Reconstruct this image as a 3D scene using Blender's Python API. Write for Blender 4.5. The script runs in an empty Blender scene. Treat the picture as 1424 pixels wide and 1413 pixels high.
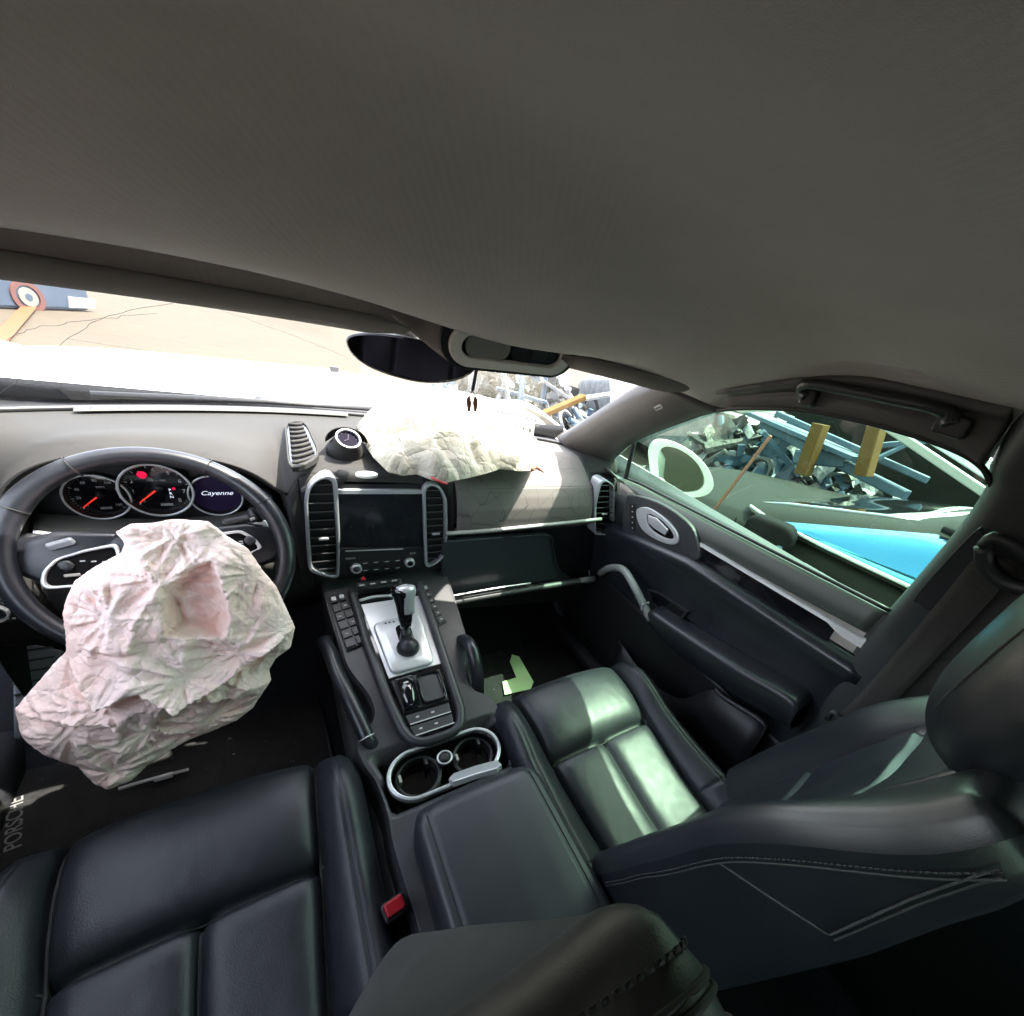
import bpy, bmesh, math, random
import numpy as np
from mathutils import Vector, Matrix, geometry, noise as mnoise
from mathutils.bvhtree import BVHTree
random.seed(4); RNG = np.random.default_rng(7)
R = math.radians
scene = bpy.context.scene
C = scene.collection

# ------------------------------------------------------------------ camera
CAM = np.array([-.18, -.95, .53]); YAW, PIT, ROL = np.radians([42.5, 30.1, 14.6])
F, PX, PY = 580., 851., 808.
_cy, _sy, _cp, _sp = np.cos(YAW), np.sin(YAW), np.cos(PIT), np.sin(PIT)
FW = np.array([_sy*_cp, _cy*_cp, -_sp]); _rt = np.array([_cy, -_sy, 0]); _up = np.cross(_rt, FW)
RT = np.cos(ROL)*_rt + np.sin(ROL)*_up; UP = -np.sin(ROL)*_rt + np.cos(ROL)*_up
cam = bpy.data.cameras.new('camera'); camo = bpy.data.objects.new('camera', cam); C.objects.link(camo)
M = Matrix([[RT[i], UP[i], -FW[i], CAM[i]] for i in range(3)] + [[0, 0, 0, 1]])
camo.matrix_world = M
cam.sensor_width = 36; cam.lens = F/1424*36
cam.shift_x = -(PX-712)/1424; cam.shift_y = (PY-706.5)/1424
cam.clip_start = .01; cam.clip_end = 3000
scene.camera = camo

# ------------------------------------------------------------------ light
SUN_AZ, SUN_EL = 99, 65.5           # degrees right of straight ahead (+y), above the horizon
w = bpy.data.worlds.new('World'); scene.world = w; w.use_nodes = True
nt = w.node_tree; nt.nodes.clear()
sky = nt.nodes.new('ShaderNodeTexSky'); sky.sky_type = 'NISHITA'; sky.sun_disc = False
sky.dust_density = 3; sky.ozone_density = .5; sky.sun_elevation = R(SUN_EL); sky.sun_rotation = R(SUN_AZ)
bg = nt.nodes.new('ShaderNodeBackground'); bg.inputs['Strength'].default_value = .15
wo = nt.nodes.new('ShaderNodeOutputWorld')
hs = nt.nodes.new('ShaderNodeHueSaturation'); hs.inputs['Saturation'].default_value = .45; nt.links.new(sky.outputs[0], hs.inputs['Color']); nt.links.new(hs.outputs[0], bg.inputs[0]); nt.links.new(bg.outputs[0], wo.inputs[0])
sl = bpy.data.lights.new('sun', 'SUN'); sl.energy = 2.2; sl.angle = R(.5); sl.color = (1, .95, .86)
so = bpy.data.objects.new('sun', sl); C.objects.link(so)
sd = Vector((math.sin(R(SUN_AZ))*math.cos(R(SUN_EL)), math.cos(R(SUN_AZ))*math.cos(R(SUN_EL)), math.sin(R(SUN_EL))))
so.rotation_euler = sd.to_track_quat('Z', 'Y').to_euler()
vs = scene.view_settings; vs.view_transform = 'Standard'; vs.look = 'None'; vs.gamma = 1
vs.use_curve_mapping = False; vs.exposure = 3.9
scene.cycles.max_bounces = 12; scene.cycles.diffuse_bounces = 6; scene.cycles.transparent_max_bounces = 16

# ------------------------------------------------------------------ helpers
def ray(x, y): return FW + RT*(x-PX)/F - UP*(y-PY)/F
def at(x, y, p0, n):
    "point where the sight line through picture point (x, y) meets a real plane of the car"
    d = ray(x, y); n = np.array(n, float); t = ((np.array(p0, float)-CAM) @ n)/(d @ n); return CAM + d*t
def X(x, y, v): return at(x, y, (v, 0, 0), (1, 0, 0))
def Y(x, y, v): return at(x, y, (0, v, 0), (0, 1, 0))
def Z(x, y, v): return at(x, y, (0, 0, v), (0, 0, 1))
WL = {}
def tag(o, label=None, cat=None, group=None, kind=None):
    if label: o['label'] = label
    if cat: o['category'] = cat
    if group: o['group'] = group
    if kind: o['kind'] = kind
    return o
def thing(name, loc, label, cat, group=None):
    o = bpy.data.objects.new(name, None); C.objects.link(o); o.location = loc; o.empty_display_size = .05
    WL[o.name] = np.array(loc, float)
    return tag(o, label, cat, group)
def link(name, me, origin, parent, mat):
    o = bpy.data.objects.new(name, me); C.objects.link(o)
    origin = np.array(origin, float); WL[o.name] = origin
    if parent is not None:
        o.parent = parent; o.location = origin - WL[parent.name]
    else: o.location = origin
    if mat is not None and not me.materials: me.materials.append(mat)
    return o
def mesh(name, V, Fc, mat, parent=None, smooth=True, solid=0, bevel=0, sub=0, off=-1, seg=2):
    V = np.array(V, float).reshape(-1, 3)
    c = (V.min(0)+V.max(0))/2
    if parent is None: c[2] = V[:, 2].min()
    me = bpy.data.meshes.new(name); me.from_pydata((V-c).tolist(), [], [list(map(int, f)) for f in Fc]); me.validate()
    me.polygons.foreach_set('use_smooth', [smooth]*len(me.polygons)); me.update()
    o = link(name, me, c, parent, mat)
    if solid:
        m = o.modifiers.new('s', 'SOLIDIFY'); m.thickness = solid; m.offset = off
    if bevel:
        m = o.modifiers.new('b', 'BEVEL'); m.width = bevel; m.segments = seg; m.limit_method = 'ANGLE'; m.angle_limit = R(35)
        m.harden_normals = False
    if sub:
        m = o.modifiers.new('u', 'SUBSURF'); m.levels = sub; m.render_levels = sub
    return o
def fix(o):
    bm = bmesh.new(); bm.from_mesh(o.data); bmesh.ops.remove_doubles(bm, verts=bm.verts, dist=1e-5)
    bmesh.ops.recalc_face_normals(bm, faces=bm.faces); bm.to_mesh(o.data); bm.free(); return o
def spl(P, n, closed=False):
    "Catmull-Rom through P, n samples"
    P = np.array(P, float); m = len(P)
    if closed: Q = np.vstack([P[-1], P, P[0], P[1]]); segs = m
    else: Q = np.vstack([2*P[0]-P[1], P, 2*P[-1]-P[-2]]); segs = m-1
    t = np.linspace(0, segs, n, endpoint=not closed)
    i = np.minimum(t.astype(int), segs-1); u = (t-i)[:, None]
    a, b, c, d = Q[i], Q[i+1], Q[i+2], Q[i+3]
    return .5*((2*b)+(-a+c)*u+(2*a-5*b+4*c-d)*u**2+(-a+3*b-3*c+d)*u**3)
def lin(P, n):
    P = np.array(P, float); s = np.r_[0, np.cumsum(np.linalg.norm(np.diff(P, axis=0), axis=1))]
    t = np.linspace(0, s[-1], n); return np.stack([np.interp(t, s, P[:, k]) for k in range(P.shape[1])], 1)
def gridf(m, n, cu=False, cv=False):
    f = []
    for i in range(m if cu else m-1):
        for j in range(n if cv else n-1):
            a = i*n+j; b = i*n+(j+1) % n; c = ((i+1) % m)*n+(j+1) % n; d = ((i+1) % m)*n+j
            f.append((a, b, c, d))
    return f
def loft(name, rows, mat, parent=None, cu=False, cv=False, caps=False, **k):
    rows = np.array(rows, float); m, n = rows.shape[:2]; f = gridf(m, n, cu, cv)
    if caps: f += [list(range(n))[::-1], list(range((m-1)*n, m*n))]
    o = mesh(name, rows.reshape(-1, 3), f, mat, parent, **k)
    if caps: fix(o)
    return o
def surf(curves, n, m):
    "resample a few 3-D control curves into an m x n grid"
    G = np.array([spl(c, n) for c in curves]); return np.stack([spl(G[:, j], m) for j in range(n)], 1)
def tube(name, path, r, mat, parent=None, n=10, sx=1., up=None, caps=True, **k):
    P = np.array(path, float); m = len(P); r = np.broadcast_to(r, m)
    T = np.gradient(P, axis=0); T /= np.linalg.norm(T, axis=1)[:, None]+1e-12
    u = np.array(up if up is not None else ((0, 0, 1) if abs(T[0][2]) < .9 else (1, 0, 0)), float)
    rows = []
    for i in range(m):
        s = np.cross(T[i], u); s /= np.linalg.norm(s)+1e-12; v = np.cross(s, T[i])
        if up is None: u = v
        a = np.linspace(0, 2*np.pi, n, endpoint=False)
        rows.append(P[i]+r[i]*(sx*np.cos(a)[:, None]*s+np.sin(a)[:, None]*v))
    return loft(name, rows, mat, parent, cv=True, caps=caps, **k)
class Fr:
    "local frame: origin, u across, v up, n outwards"
    def __init__(s, o, u, v, n=None):
        s.o = np.array(o, float); s.u = np.array(u, float)/np.linalg.norm(u); v = np.array(v, float); v = v-s.u*(v@s.u); s.v = v/np.linalg.norm(v); s.n = np.cross(s.u, s.v)
    def p(s, a, b, c=0): return s.o+s.u*a+s.v*b+s.n*c
    def px(s, x, y, c=0):
        q = at(x, y, s.o+s.n*c, s.n)-s.o; return (float(q@s.u), float(q@s.v))
def rrect(cx, cy, w, h, r, k=4):
    P = []
    for qx, qy, a0 in ((1, 1, 0), (-1, 1, 90), (-1, -1, 180), (1, -1, 270)):
        for i in range(k+1):
            a = R(a0+90*i/k); P.append((cx+qx*(w/2-r)+r*math.cos(a), cy+qy*(h/2-r)+r*math.sin(a)))
    return P
def circ(cx, cy, r, n=32, ry=None):
    return [(cx+r*math.cos(2*math.pi*i/n), cy+(ry or r)*math.sin(2*math.pi*i/n)) for i in range(n)]
def prism(name, fr, pts, top, depth, mat, parent=None, bevel=.002, smooth=False, seg=2, **k):
    n = len(pts); A = [fr.p(a, b, top) for a, b in pts]; B = [fr.p(a, b, top-depth) for a, b in pts]
    f = [list(range(n)), list(range(n, 2*n))[::-1]]+[(i, i+n, (i+1) % n+n, (i+1) % n) for i in range(n)]
    o = mesh(name, A+B, f, mat, parent, smooth=smooth, bevel=bevel, seg=seg, **k); return fix(o)
def ring(name, fr, outer, inner, top, depth, mat, parent=None, bevel=.001, seg=2):
    n = len(outer); V = []
    for t in (top, top-depth):
        V += [fr.p(a, b, t) for a, b in outer]; V += [fr.p(a, b, t) for a, b in inner]
    f = []
    for i in range(n):
        j = (i+1) % n
        f += [(i, j, n+j, n+i), (2*n+j, 2*n+i, 3*n+i, 3*n+j), (j, i, 2*n+i, 2*n+j), (n+i, n+j, 3*n+j, 3*n+i)]
    return fix(mesh(name, V, f, mat, parent, smooth=False, bevel=bevel, seg=seg))
def lathe(name, fr, cx, cy, prof, mat, parent=None, n=28, smooth=True):
    rows = [[fr.p(cx+r*math.cos(2*math.pi*i/n), cy+r*math.sin(2*math.pi*i/n), h) for i in range(n)] for r, h in prof]
    return loft(name, rows, mat, parent, cv=True, caps=True, smooth=smooth)
def box(name, lo, hi, mat, parent=None, bevel=.004, fr=None, **k):
    fr = fr or Fr((0, 0, 0), (1, 0, 0), (0, 1, 0))
    return prism(name, fr, [(lo[0], lo[1]), (hi[0], lo[1]), (hi[0], hi[1]), (lo[0], hi[1])], hi[2], hi[2]-lo[2], mat, parent, bevel=bevel, **k)
def text(name, s, fr, x, y, size, mat, parent, top=.001, rot=0, ext=.0002, shear=0, sx=1, align='CENTER'):
    cu = bpy.data.curves.new(name, 'FONT'); cu.body = s; cu.size = size; cu.extrude = ext; cu.align_x = align; cu.align_y = 'CENTER'; cu.shear = shear
    t = bpy.data.objects.new('t', cu); me = bpy.data.meshes.new_from_object(t); bpy.data.objects.remove(t)
    u = fr.u*math.cos(rot)+fr.v*math.sin(rot); v = -fr.u*math.sin(rot)+fr.v*math.cos(rot)
    me.transform(Matrix([[u[i]*sx, v[i], fr.n[i], 0] for i in range(3)]+[[0, 0, 0, 1]])); me.name = name
    return link(name, me, fr.p(x, y, top), parent, mat)
def sstep(a, b, x): t = np.clip((np.asarray(x, float)-a)/(b-a), 0, 1); return t*t*(3-2*t)

# ------------------------------------------------------------------ materials
MATS = {}
def mat(name, col, rough=.5, metal=0, spec=.5, bump=None, noise=None, sheen=0, coat=0, emit=None, fine=None):
    """noise=(scale, amount, colour2): colour variation; bump=(kind, scale, strength, distance)"""
    m = bpy.data.materials.new(name); m.use_nodes = True; t = m.node_tree; b = t.nodes['Principled BSDF']
    b.inputs['Base Color'].default_value = (*col, 1); b.inputs['Roughness'].default_value = rough
    b.inputs['Metallic'].default_value = metal; b.inputs['Specular IOR Level'].default_value = spec
    if sheen: b.inputs['Sheen Weight'].default_value = sheen
    if coat: b.inputs['Coat Weight'].default_value = coat; b.inputs['Coat Roughness'].default_value = .05
    if emit: b.inputs['Emission Color'].default_value = (*emit[0], 1); b.inputs['Emission Strength'].default_value = emit[1]
    tc = t.nodes.new('ShaderNodeTexCoord')
    if noise:
        n = t.nodes.new('ShaderNodeTexNoise'); n.inputs['Scale'].default_value = noise[0]; n.inputs['Detail'].default_value = 6; n.inputs['Roughness'].default_value = .6
        r = t.nodes.new('ShaderNodeValToRGB'); r.color_ramp.elements[0].position = .5-noise[1]/2; r.color_ramp.elements[1].position = .5+noise[1]/2
        r.color_ramp.elements[0].color = (*col, 1); r.color_ramp.elements[1].color = (*noise[2], 1)
        t.links.new(tc.outputs['Object'], n.inputs['Vector']); t.links.new(n.outputs[0], r.inputs[0]); t.links.new(r.outputs[0], b.inputs['Base Color'])
        rr = t.nodes.new('ShaderNodeMapRange'); rr.inputs[3].default_value = max(0, rough-.07); rr.inputs[4].default_value = min(1, rough+.1)
        t.links.new(n.outputs[0], rr.inputs[0]); t.links.new(rr.outputs[0], b.inputs['Roughness'])
    if bump:
        last = None
        for kind, sc, st, di in ([bump] if isinstance(bump[0], str) else bump):
            if kind == 'noise':
                n = t.nodes.new('ShaderNodeTexNoise'); n.inputs['Scale'].default_value = sc; n.inputs['Detail'].default_value = 4; out = n.outputs[0]
            elif kind == 'vor':
                n = t.nodes.new('ShaderNodeTexVoronoi'); n.inputs['Scale'].default_value = sc; out = n.outputs['Distance']
            elif kind == 'crease':
                nn = t.nodes.new('ShaderNodeTexNoise'); nn.inputs['Scale'].default_value = sc*.6; ad = t.nodes.new('ShaderNodeMixRGB'); ad.blend_type = 'ADD'; ad.inputs[0].default_value = .9/sc
                t.links.new(tc.outputs['Object'], nn.inputs['Vector']); t.links.new(tc.outputs['Object'], ad.inputs[1]); t.links.new(nn.outputs['Color'], ad.inputs[2])
                n = t.nodes.new('ShaderNodeTexVoronoi'); n.feature = 'DISTANCE_TO_EDGE'; n.inputs['Scale'].default_value = sc
                t.links.new(ad.outputs[0], n.inputs['Vector']); pw_ = t.nodes.new('ShaderNodeMath'); pw_.operation = 'POWER'; pw_.inputs[1].default_value = .45
                t.links.new(n.outputs['Distance'], pw_.inputs[0]); out = pw_.outputs[0]
            elif kind == 'wave':
                n = t.nodes.new('ShaderNodeTexWave'); n.inputs['Scale'].default_value = sc; n.inputs['Distortion'].default_value = .3; out = n.outputs[0]
            if kind != 'crease': t.links.new(tc.outputs['Object'], n.inputs['Vector'])
            bp = t.nodes.new('ShaderNodeBump'); bp.inputs['Strength'].default_value = st; bp.inputs['Distance'].default_value = di
            t.links.new(out, bp.inputs['Height'])
            if last: t.links.new(last.outputs[0], bp.inputs['Normal'])
            last = bp
        t.links.new(last.outputs[0], b.inputs['Normal'])
    MATS[name] = m; return m
def glass(name, tint, refl=.06, rough=0.0):
    "thin sheet of glass: light goes straight through tinted, a fresnel share is mirrored"
    m = bpy.data.materials.new(name); m.use_nodes = True; t = m.node_tree; t.nodes.clear()
    o = t.nodes.new('ShaderNodeOutputMaterial'); mx = t.nodes.new('ShaderNodeMixShader')
    tr = t.nodes.new('ShaderNodeBsdfTransparent'); tr.inputs[0].default_value = (*tint, 1)
    gl = t.nodes.new('ShaderNodeBsdfGlossy'); gl.inputs['Roughness'].default_value = rough
    fr = t.nodes.new('ShaderNodeFresnel'); fr.inputs[0].default_value = 1.45
    mu = t.nodes.new('ShaderNodeMath'); mu.operation = 'MULTIPLY_ADD'; mu.inputs[1].default_value = .9; mu.inputs[2].default_value = refl-.04
    mu.use_clamp = True
    t.links.new(fr.outputs[0], mu.inputs[0]); t.links.new(mu.outputs[0], mx.inputs[0]); t.links.new(tr.outputs[0], mx.inputs[1]); t.links.new(gl.outputs[0], mx.inputs[2]); t.links.new(mx.outputs[0], o.inputs[0])
    MATS[name] = m; return m

LEA = [('vor', 900, .16, .0004), ('noise', 16, .25, .002)]
leather = mat('black_leather', (.010, .012, .016), .33, spec=.6, bump=LEA, noise=(9, .5, (.016, .018, .023)))
leather2 = mat('perforated_leather', (.011, .013, .017), .43, spec=.5, bump=[('vor', 520, .3, .0006), ('noise', 12, .12, .001)], noise=(55, .5, (.016, .018, .023)))
lid_lea = mat('armrest_leather', (.018, .020, .024), .42, bump=LEA, noise=(8, .5, (.024, .026, .030)))
stitch_m = mat('stitching', (.010, .010, .011), .7)
piping_m = mat('seat_piping', (.045, .046, .048), .55); thread_m = mat('pale_thread', (.20, .20, .18), .7)
plast = mat('black_plastic', (.014, .015, .018), .42, bump=('vor', 900, .2, .0004), noise=(12, .5, (.020, .021, .024)))
plast_d = mat('deep_black_plastic', (.007, .007, .009), .45, noise=(10, .5, (.010, .010, .012)))
gloss = mat('gloss_black', (.006, .006, .008), .08, coat=.6)
screen_m = mat('dark_screen', (.008, .009, .012), .12, noise=(18, .3, (.014, .015, .018)))
metal_m = mat('satin_silver', (.62, .63, .65), .32, metal=.55, noise=(30, .5, (.54, .55, .58)))
strip_m = mat('door_trim_silver', (.62, .62, .63), .35, metal=.25)
metal_p = mat('shifter_silver', (.62, .64, .66), .34, metal=.5, noise=(22, .5, (.52, .54, .56)))
rim_lea = mat('wheel_leather', (.009, .010, .014), .33, bump=LEA, noise=(20, .5, (.013, .014, .018)))
mark = mat('white_marking', (.45, .45, .45), .6)
red_m = mat('red_plastic', (.42, .008, .02), .4)
needle_m = mat('red_needle', (.8, .03, .02), .4, emit=((1, .04, .02), .06))
lamp_red = mat('warning_lamp', (.8, .0, .06), .4, emit=((1, .0, .06), .05))
disp = mat('lit_display', (.008, .006, .022), .5, spec=.2, emit=((.05, .02, .12), .006))
clock_m = mat('clock_dial', (.0035, .0025, .0085), .6, spec=.04); clock_h = mat('clock_marks', (.05, .045, .07), .6, spec=.05)
disp_t = mat('lit_letters', (.8, .8, .9), .4, emit=((.8, .85, 1), .06))
fabric_h = mat('headliner_fabric', (.27, .245, .225), .95, spec=.1, sheen=.25, bump=[('noise', 700, .45, .001), ('noise', 60, .2, .003)], noise=(3, .35, (.34, .31, .29)))
visor_m = mat('visor_fabric', (.12, .108, .10), .9, spec=.15, bump=('noise', 700, .25, .0006), noise=(9, .5, (.14, .126, .118)))
trim_m = mat('pillar_plastic', (.078, .071, .074), .6, bump=('noise', 800, .2, .0004), noise=(6, .5, (.058, .053, .054)))
bpil_m = mat('lower_pillar_plastic', (.018, .020, .021), .5, bump=('noise', 800, .2, .0004), noise=(8, .5, (.023, .025, .026)))
carpet = mat('black_carpet', (.010, .011, .013), .95, spec=.1, bump=('noise', 500, .8, .003), noise=(40, .5, (.018, .019, .022)))
mat_m = mat('mat_carpet', (.014, .014, .015), .95, spec=.1, bump=('noise', 420, .8, .003), noise=(25, .5, (.026, .026, .026)))
belt_m = mat('belt_webbing', (.026, .024, .022), .75, bump=('wave', 260, .4, .0006))
console_m = mat('console_plastic', (.026, .027, .031), .42, bump=('vor', 900, .15, .0003), noise=(10, .5, (.034, .035, .038)))
cream = mat('pale_shroud', (.30, .29, .26), .5, noise=(14, .5, (.34, .32, .28)))
def add_ribs(m):
    t = m.node_tree; b = t.nodes['Principled BSDF']; old = b.inputs['Normal'].links[0].from_socket
    mp = t.nodes.new('ShaderNodeMapping'); mp.inputs['Rotation'].default_value = (0, 0, R(26)); w_ = t.nodes.new('ShaderNodeTexWave'); w_.inputs['Scale'].default_value = 38; w_.inputs['Distortion'].default_value = 2.5; w_.inputs['Detail Scale'].default_value = .25
    t.links.new(t.nodes['Texture Coordinate'].outputs['Object'], mp.inputs[0]); t.links.new(mp.outputs[0], w_.inputs[0])
    bp = t.nodes.new('ShaderNodeBump'); bp.inputs['Strength'].default_value = .09; bp.inputs['Distance'].default_value = .0015
    t.links.new(w_.outputs[1], bp.inputs['Height']); t.links.new(old, bp.inputs['Normal']); t.links.new(bp.outputs[0], b.inputs['Normal'])
add_ribs(fabric_h)
def dash_mat():
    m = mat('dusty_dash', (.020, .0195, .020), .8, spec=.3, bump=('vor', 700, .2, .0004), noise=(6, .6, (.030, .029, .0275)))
    return m
dash_m = dash_mat()
def crack_mat():
    "dusty dash skin with a web of fine surface cracks"
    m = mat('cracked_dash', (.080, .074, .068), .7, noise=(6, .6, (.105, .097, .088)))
    t = m.node_tree; b = t.nodes['Principled BSDF']; src = b.inputs['Base Color'].links[0].from_socket
    tc = t.nodes['Texture Coordinate']; mp = t.nodes.new('ShaderNodeMapping'); mp.inputs['Scale'].default_value = (1, 1.3, 1)
    no = t.nodes.new('ShaderNodeTexNoise'); no.inputs['Scale'].default_value = 7
    ad = t.nodes.new('ShaderNodeMixRGB'); ad.blend_type = 'ADD'; ad.inputs[0].default_value = .09
    t.links.new(tc.outputs['Object'], mp.inputs[0]); t.links.new(mp.outputs[0], no.inputs['Vector']); t.links.new(mp.outputs[0], ad.inputs[1]); t.links.new(no.outputs['Color'], ad.inputs[2])
    v = t.nodes.new('ShaderNodeTexVoronoi'); v.feature = 'DISTANCE_TO_EDGE'; v.inputs['Scale'].default_value = 15; v.inputs['Randomness'].default_value = .75
    t.links.new(ad.outputs[0], v.inputs['Vector'])
    r = t.nodes.new('ShaderNodeValToRGB'); r.color_ramp.elements[0].position = .006; r.color_ramp.elements[1].position = .02
    r.color_ramp.elements[0].color = (.55, .55, .55, 1); r.color_ramp.elements[1].position = .014
    t.links.new(v.outputs['Distance'], r.inputs[0])
    mu = t.nodes.new('ShaderNodeMixRGB'); mu.blend_type = 'MULTIPLY'; mu.inputs[0].default_value = 1
    t.links.new(src, mu.inputs[1]); t.links.new(r.outputs[0], mu.inputs[2]); t.links.new(mu.outputs[0], b.inputs['Base Color'])
    bp = t.nodes.new('ShaderNodeBump'); bp.inputs['Strength'].default_value = .5; bp.inputs['Distance'].default_value = .001
    t.links.new(r.outputs[0], bp.inputs['Height']); t.links.new(bp.outputs[0], b.inputs['Normal'])
    return m
dash_c = crack_mat()
bag_w = mat('white_airbag_nylon', (.36, .33, .25), .8, spec=.2, bump=[('crease', 22, .7, .010), ('crease', 60, .5, .004), ('noise', 400, .2, .0006)], noise=(7, .35, (.46, .44, .38)))
bag_p = mat('pinkish_airbag_nylon', (.98, .69, .61), .7, spec=.15, bump=[('crease', 24, .45, .007), ('crease', 80, .5, .003), ('noise', 500, .2, .0005)], noise=(5, .35, (.98, .82, .77)))
glass_g = glass('green_side_glass', (.32, .50, .37), .05)
glass_w = glass('windscreen_glass', (.80, .80, .78), .03)
white_p = mat('white_car_paint', (.80, .80, .78), .3, coat=.8, noise=(3, .5, (.76, .76, .74)))
mirror_m = mat('mirror_glass', (.50, .51, .52), .02, metal=1)
mir_dark = mat('dimmed_mirror_glass', (.10, .09, .11), .03, metal=1)
blue_steel = mat('faded_blue_steel', (.030, .065, .10), .55, noise=(3, .4, (.08, .12, .16)), bump=('noise', 30, .3, .01))
wood_m = mat('yellow_timber', (.085, .047, .014), .8, spec=.1, noise=(6, .5, (.12, .07, .024)), bump=('noise', 50, .3, .004))
scrap_m = mat('dark_scrap_metal', (.018, .020, .018), .6, noise=(9, .4, (.06, .06, .052)), bump=('noise', 25, .5, .02))
scrap_l = mat('pale_scrap_metal', (.09, .10, .11), .5, noise=(7, .4, (.22, .22, .22)), bump=('noise', 25, .5, .02))
tyre_m = mat('tyre_rubber', (.02, .02, .021), .8, noise=(20, .5, (.035, .035, .036)))
orange_m = mat('orange_paint', (.12, .032, .004), .6, noise=(20, .5, (.09, .032, .006)))
conc = mat('concrete_yard', (.034, .024, .013), .9, noise=(.8, .5, (.046, .034, .020)), bump=[('noise', 3, .4, .05), ('noise', 60, .4, .01)])
lens_m = mat('lamp_lens', (.20, .19, .18), .3)
cardm = mat('white_card', (.75, .75, .70), .7)
brown_m = mat('brown_tassel', (.12, .05, .03), .8, noise=(40, .5, (.2, .08, .05)))
tagm = mat('grey_badge', (.42, .42, .42), .5)
blue_paint = mat('blue_car_paint', (.02, .035, .06), .4, coat=.4, noise=(4, .5, (.03, .045, .07)))
npaint = mat('dark_green_grey_paint', (.006, .007, .005), .7, spec=.12, noise=(3, .5, (.011, .012, .009)))
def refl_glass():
    m = mat('sky_blue_mirror_glass', (.065, .25, .40), .10, metal=1, noise=(2.2, .6, (.09, .30, .44)), bump=('noise', 3, .12, .02)); return m  # blue of the reflected sky is put into the glass colour
sky_glass = refl_glass()
dull_b = mat('dull_black_plastic', (.004, .004, .0045), .75, spec=.08)
black_gl = mat('dark_window_glass', (.012, .015, .018), .04, coat=1)
# ================================================================== THE YARD
def ground():
    n = 60; xs = np.sinh(np.linspace(-5, 5, n))*12; V = []
    for x in xs:
        for y in xs: V.append((x, y, -1.15 + (.03*math.sin(x*.7)*math.cos(y*.5) if abs(x)+abs(y) < 60 else 0)))
    o = mesh('ground', V, gridf(n, n), conc); tag(o, kind='structure', label='sandy concrete yard outside the windscreen')
ground()
GZ = -1.15
def slab(name, pts, z, mt):
    return mesh(name, [(x, y, z) for x, y in pts], [list(range(len(pts)))], mt, smooth=False)
# orange line on the ground
a, b = Z(4, 475, GZ), Z(48, 425, GZ)
d = (b-a)[:2]; nrm = np.array([-d[1], d[0]]); nrm /= np.linalg.norm(nrm)
P = [a[:2]-nrm*.07-d*.8, a[:2]+nrm*.07-d*.8, b[:2]+nrm*.07, b[:2]-nrm*.07]
tag(slab('painted_line', P, GZ+.045, orange_m), 'orange line painted on the sandy ground far left ahead', 'painted line')

def wheel(parent, c, axis, r, wd, hub, name='wheel'):
    ax = np.array(axis, float); fr = Fr(c, np.cross(ax, (0, 0, 1)), (0, 0, 1))
    if fr.n@ax < 0: fr = Fr(c, -fr.u, (0, 0, 1))
    k = lathe(name, fr, 0, 0, [(r*.62, wd*.2), (r*.66, wd/2), (r*.9, wd/2), (r, wd*.3), (r, -wd*.3), (r*.9, -wd/2)], tyre_m, parent, n=30)
    lathe('rim', fr, 0, 0, [(.001, wd*.30), (r*.18, wd*.32), (r*.2, wd*.22), (r*.56, wd*.24), (r*.63, wd*.45), (r*.65, wd*.1)], hub, k, n=30)
    for i in range(5):
        an = 2*math.pi*i/5; q = [(r*.12*math.cos(an+.8), r*.12*math.sin(an+.8)), (r*.6*math.cos(an+.14), r*.6*math.sin(an+.14)), (r*.6*math.cos(an-.14), r*.6*math.sin(an-.14)), (r*.12*math.cos(an-.8), r*.12*math.sin(an-.8))]
        prism('spoke', fr, q, wd*.4, wd*.12, hub, k, bevel=.006)
    return k

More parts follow.
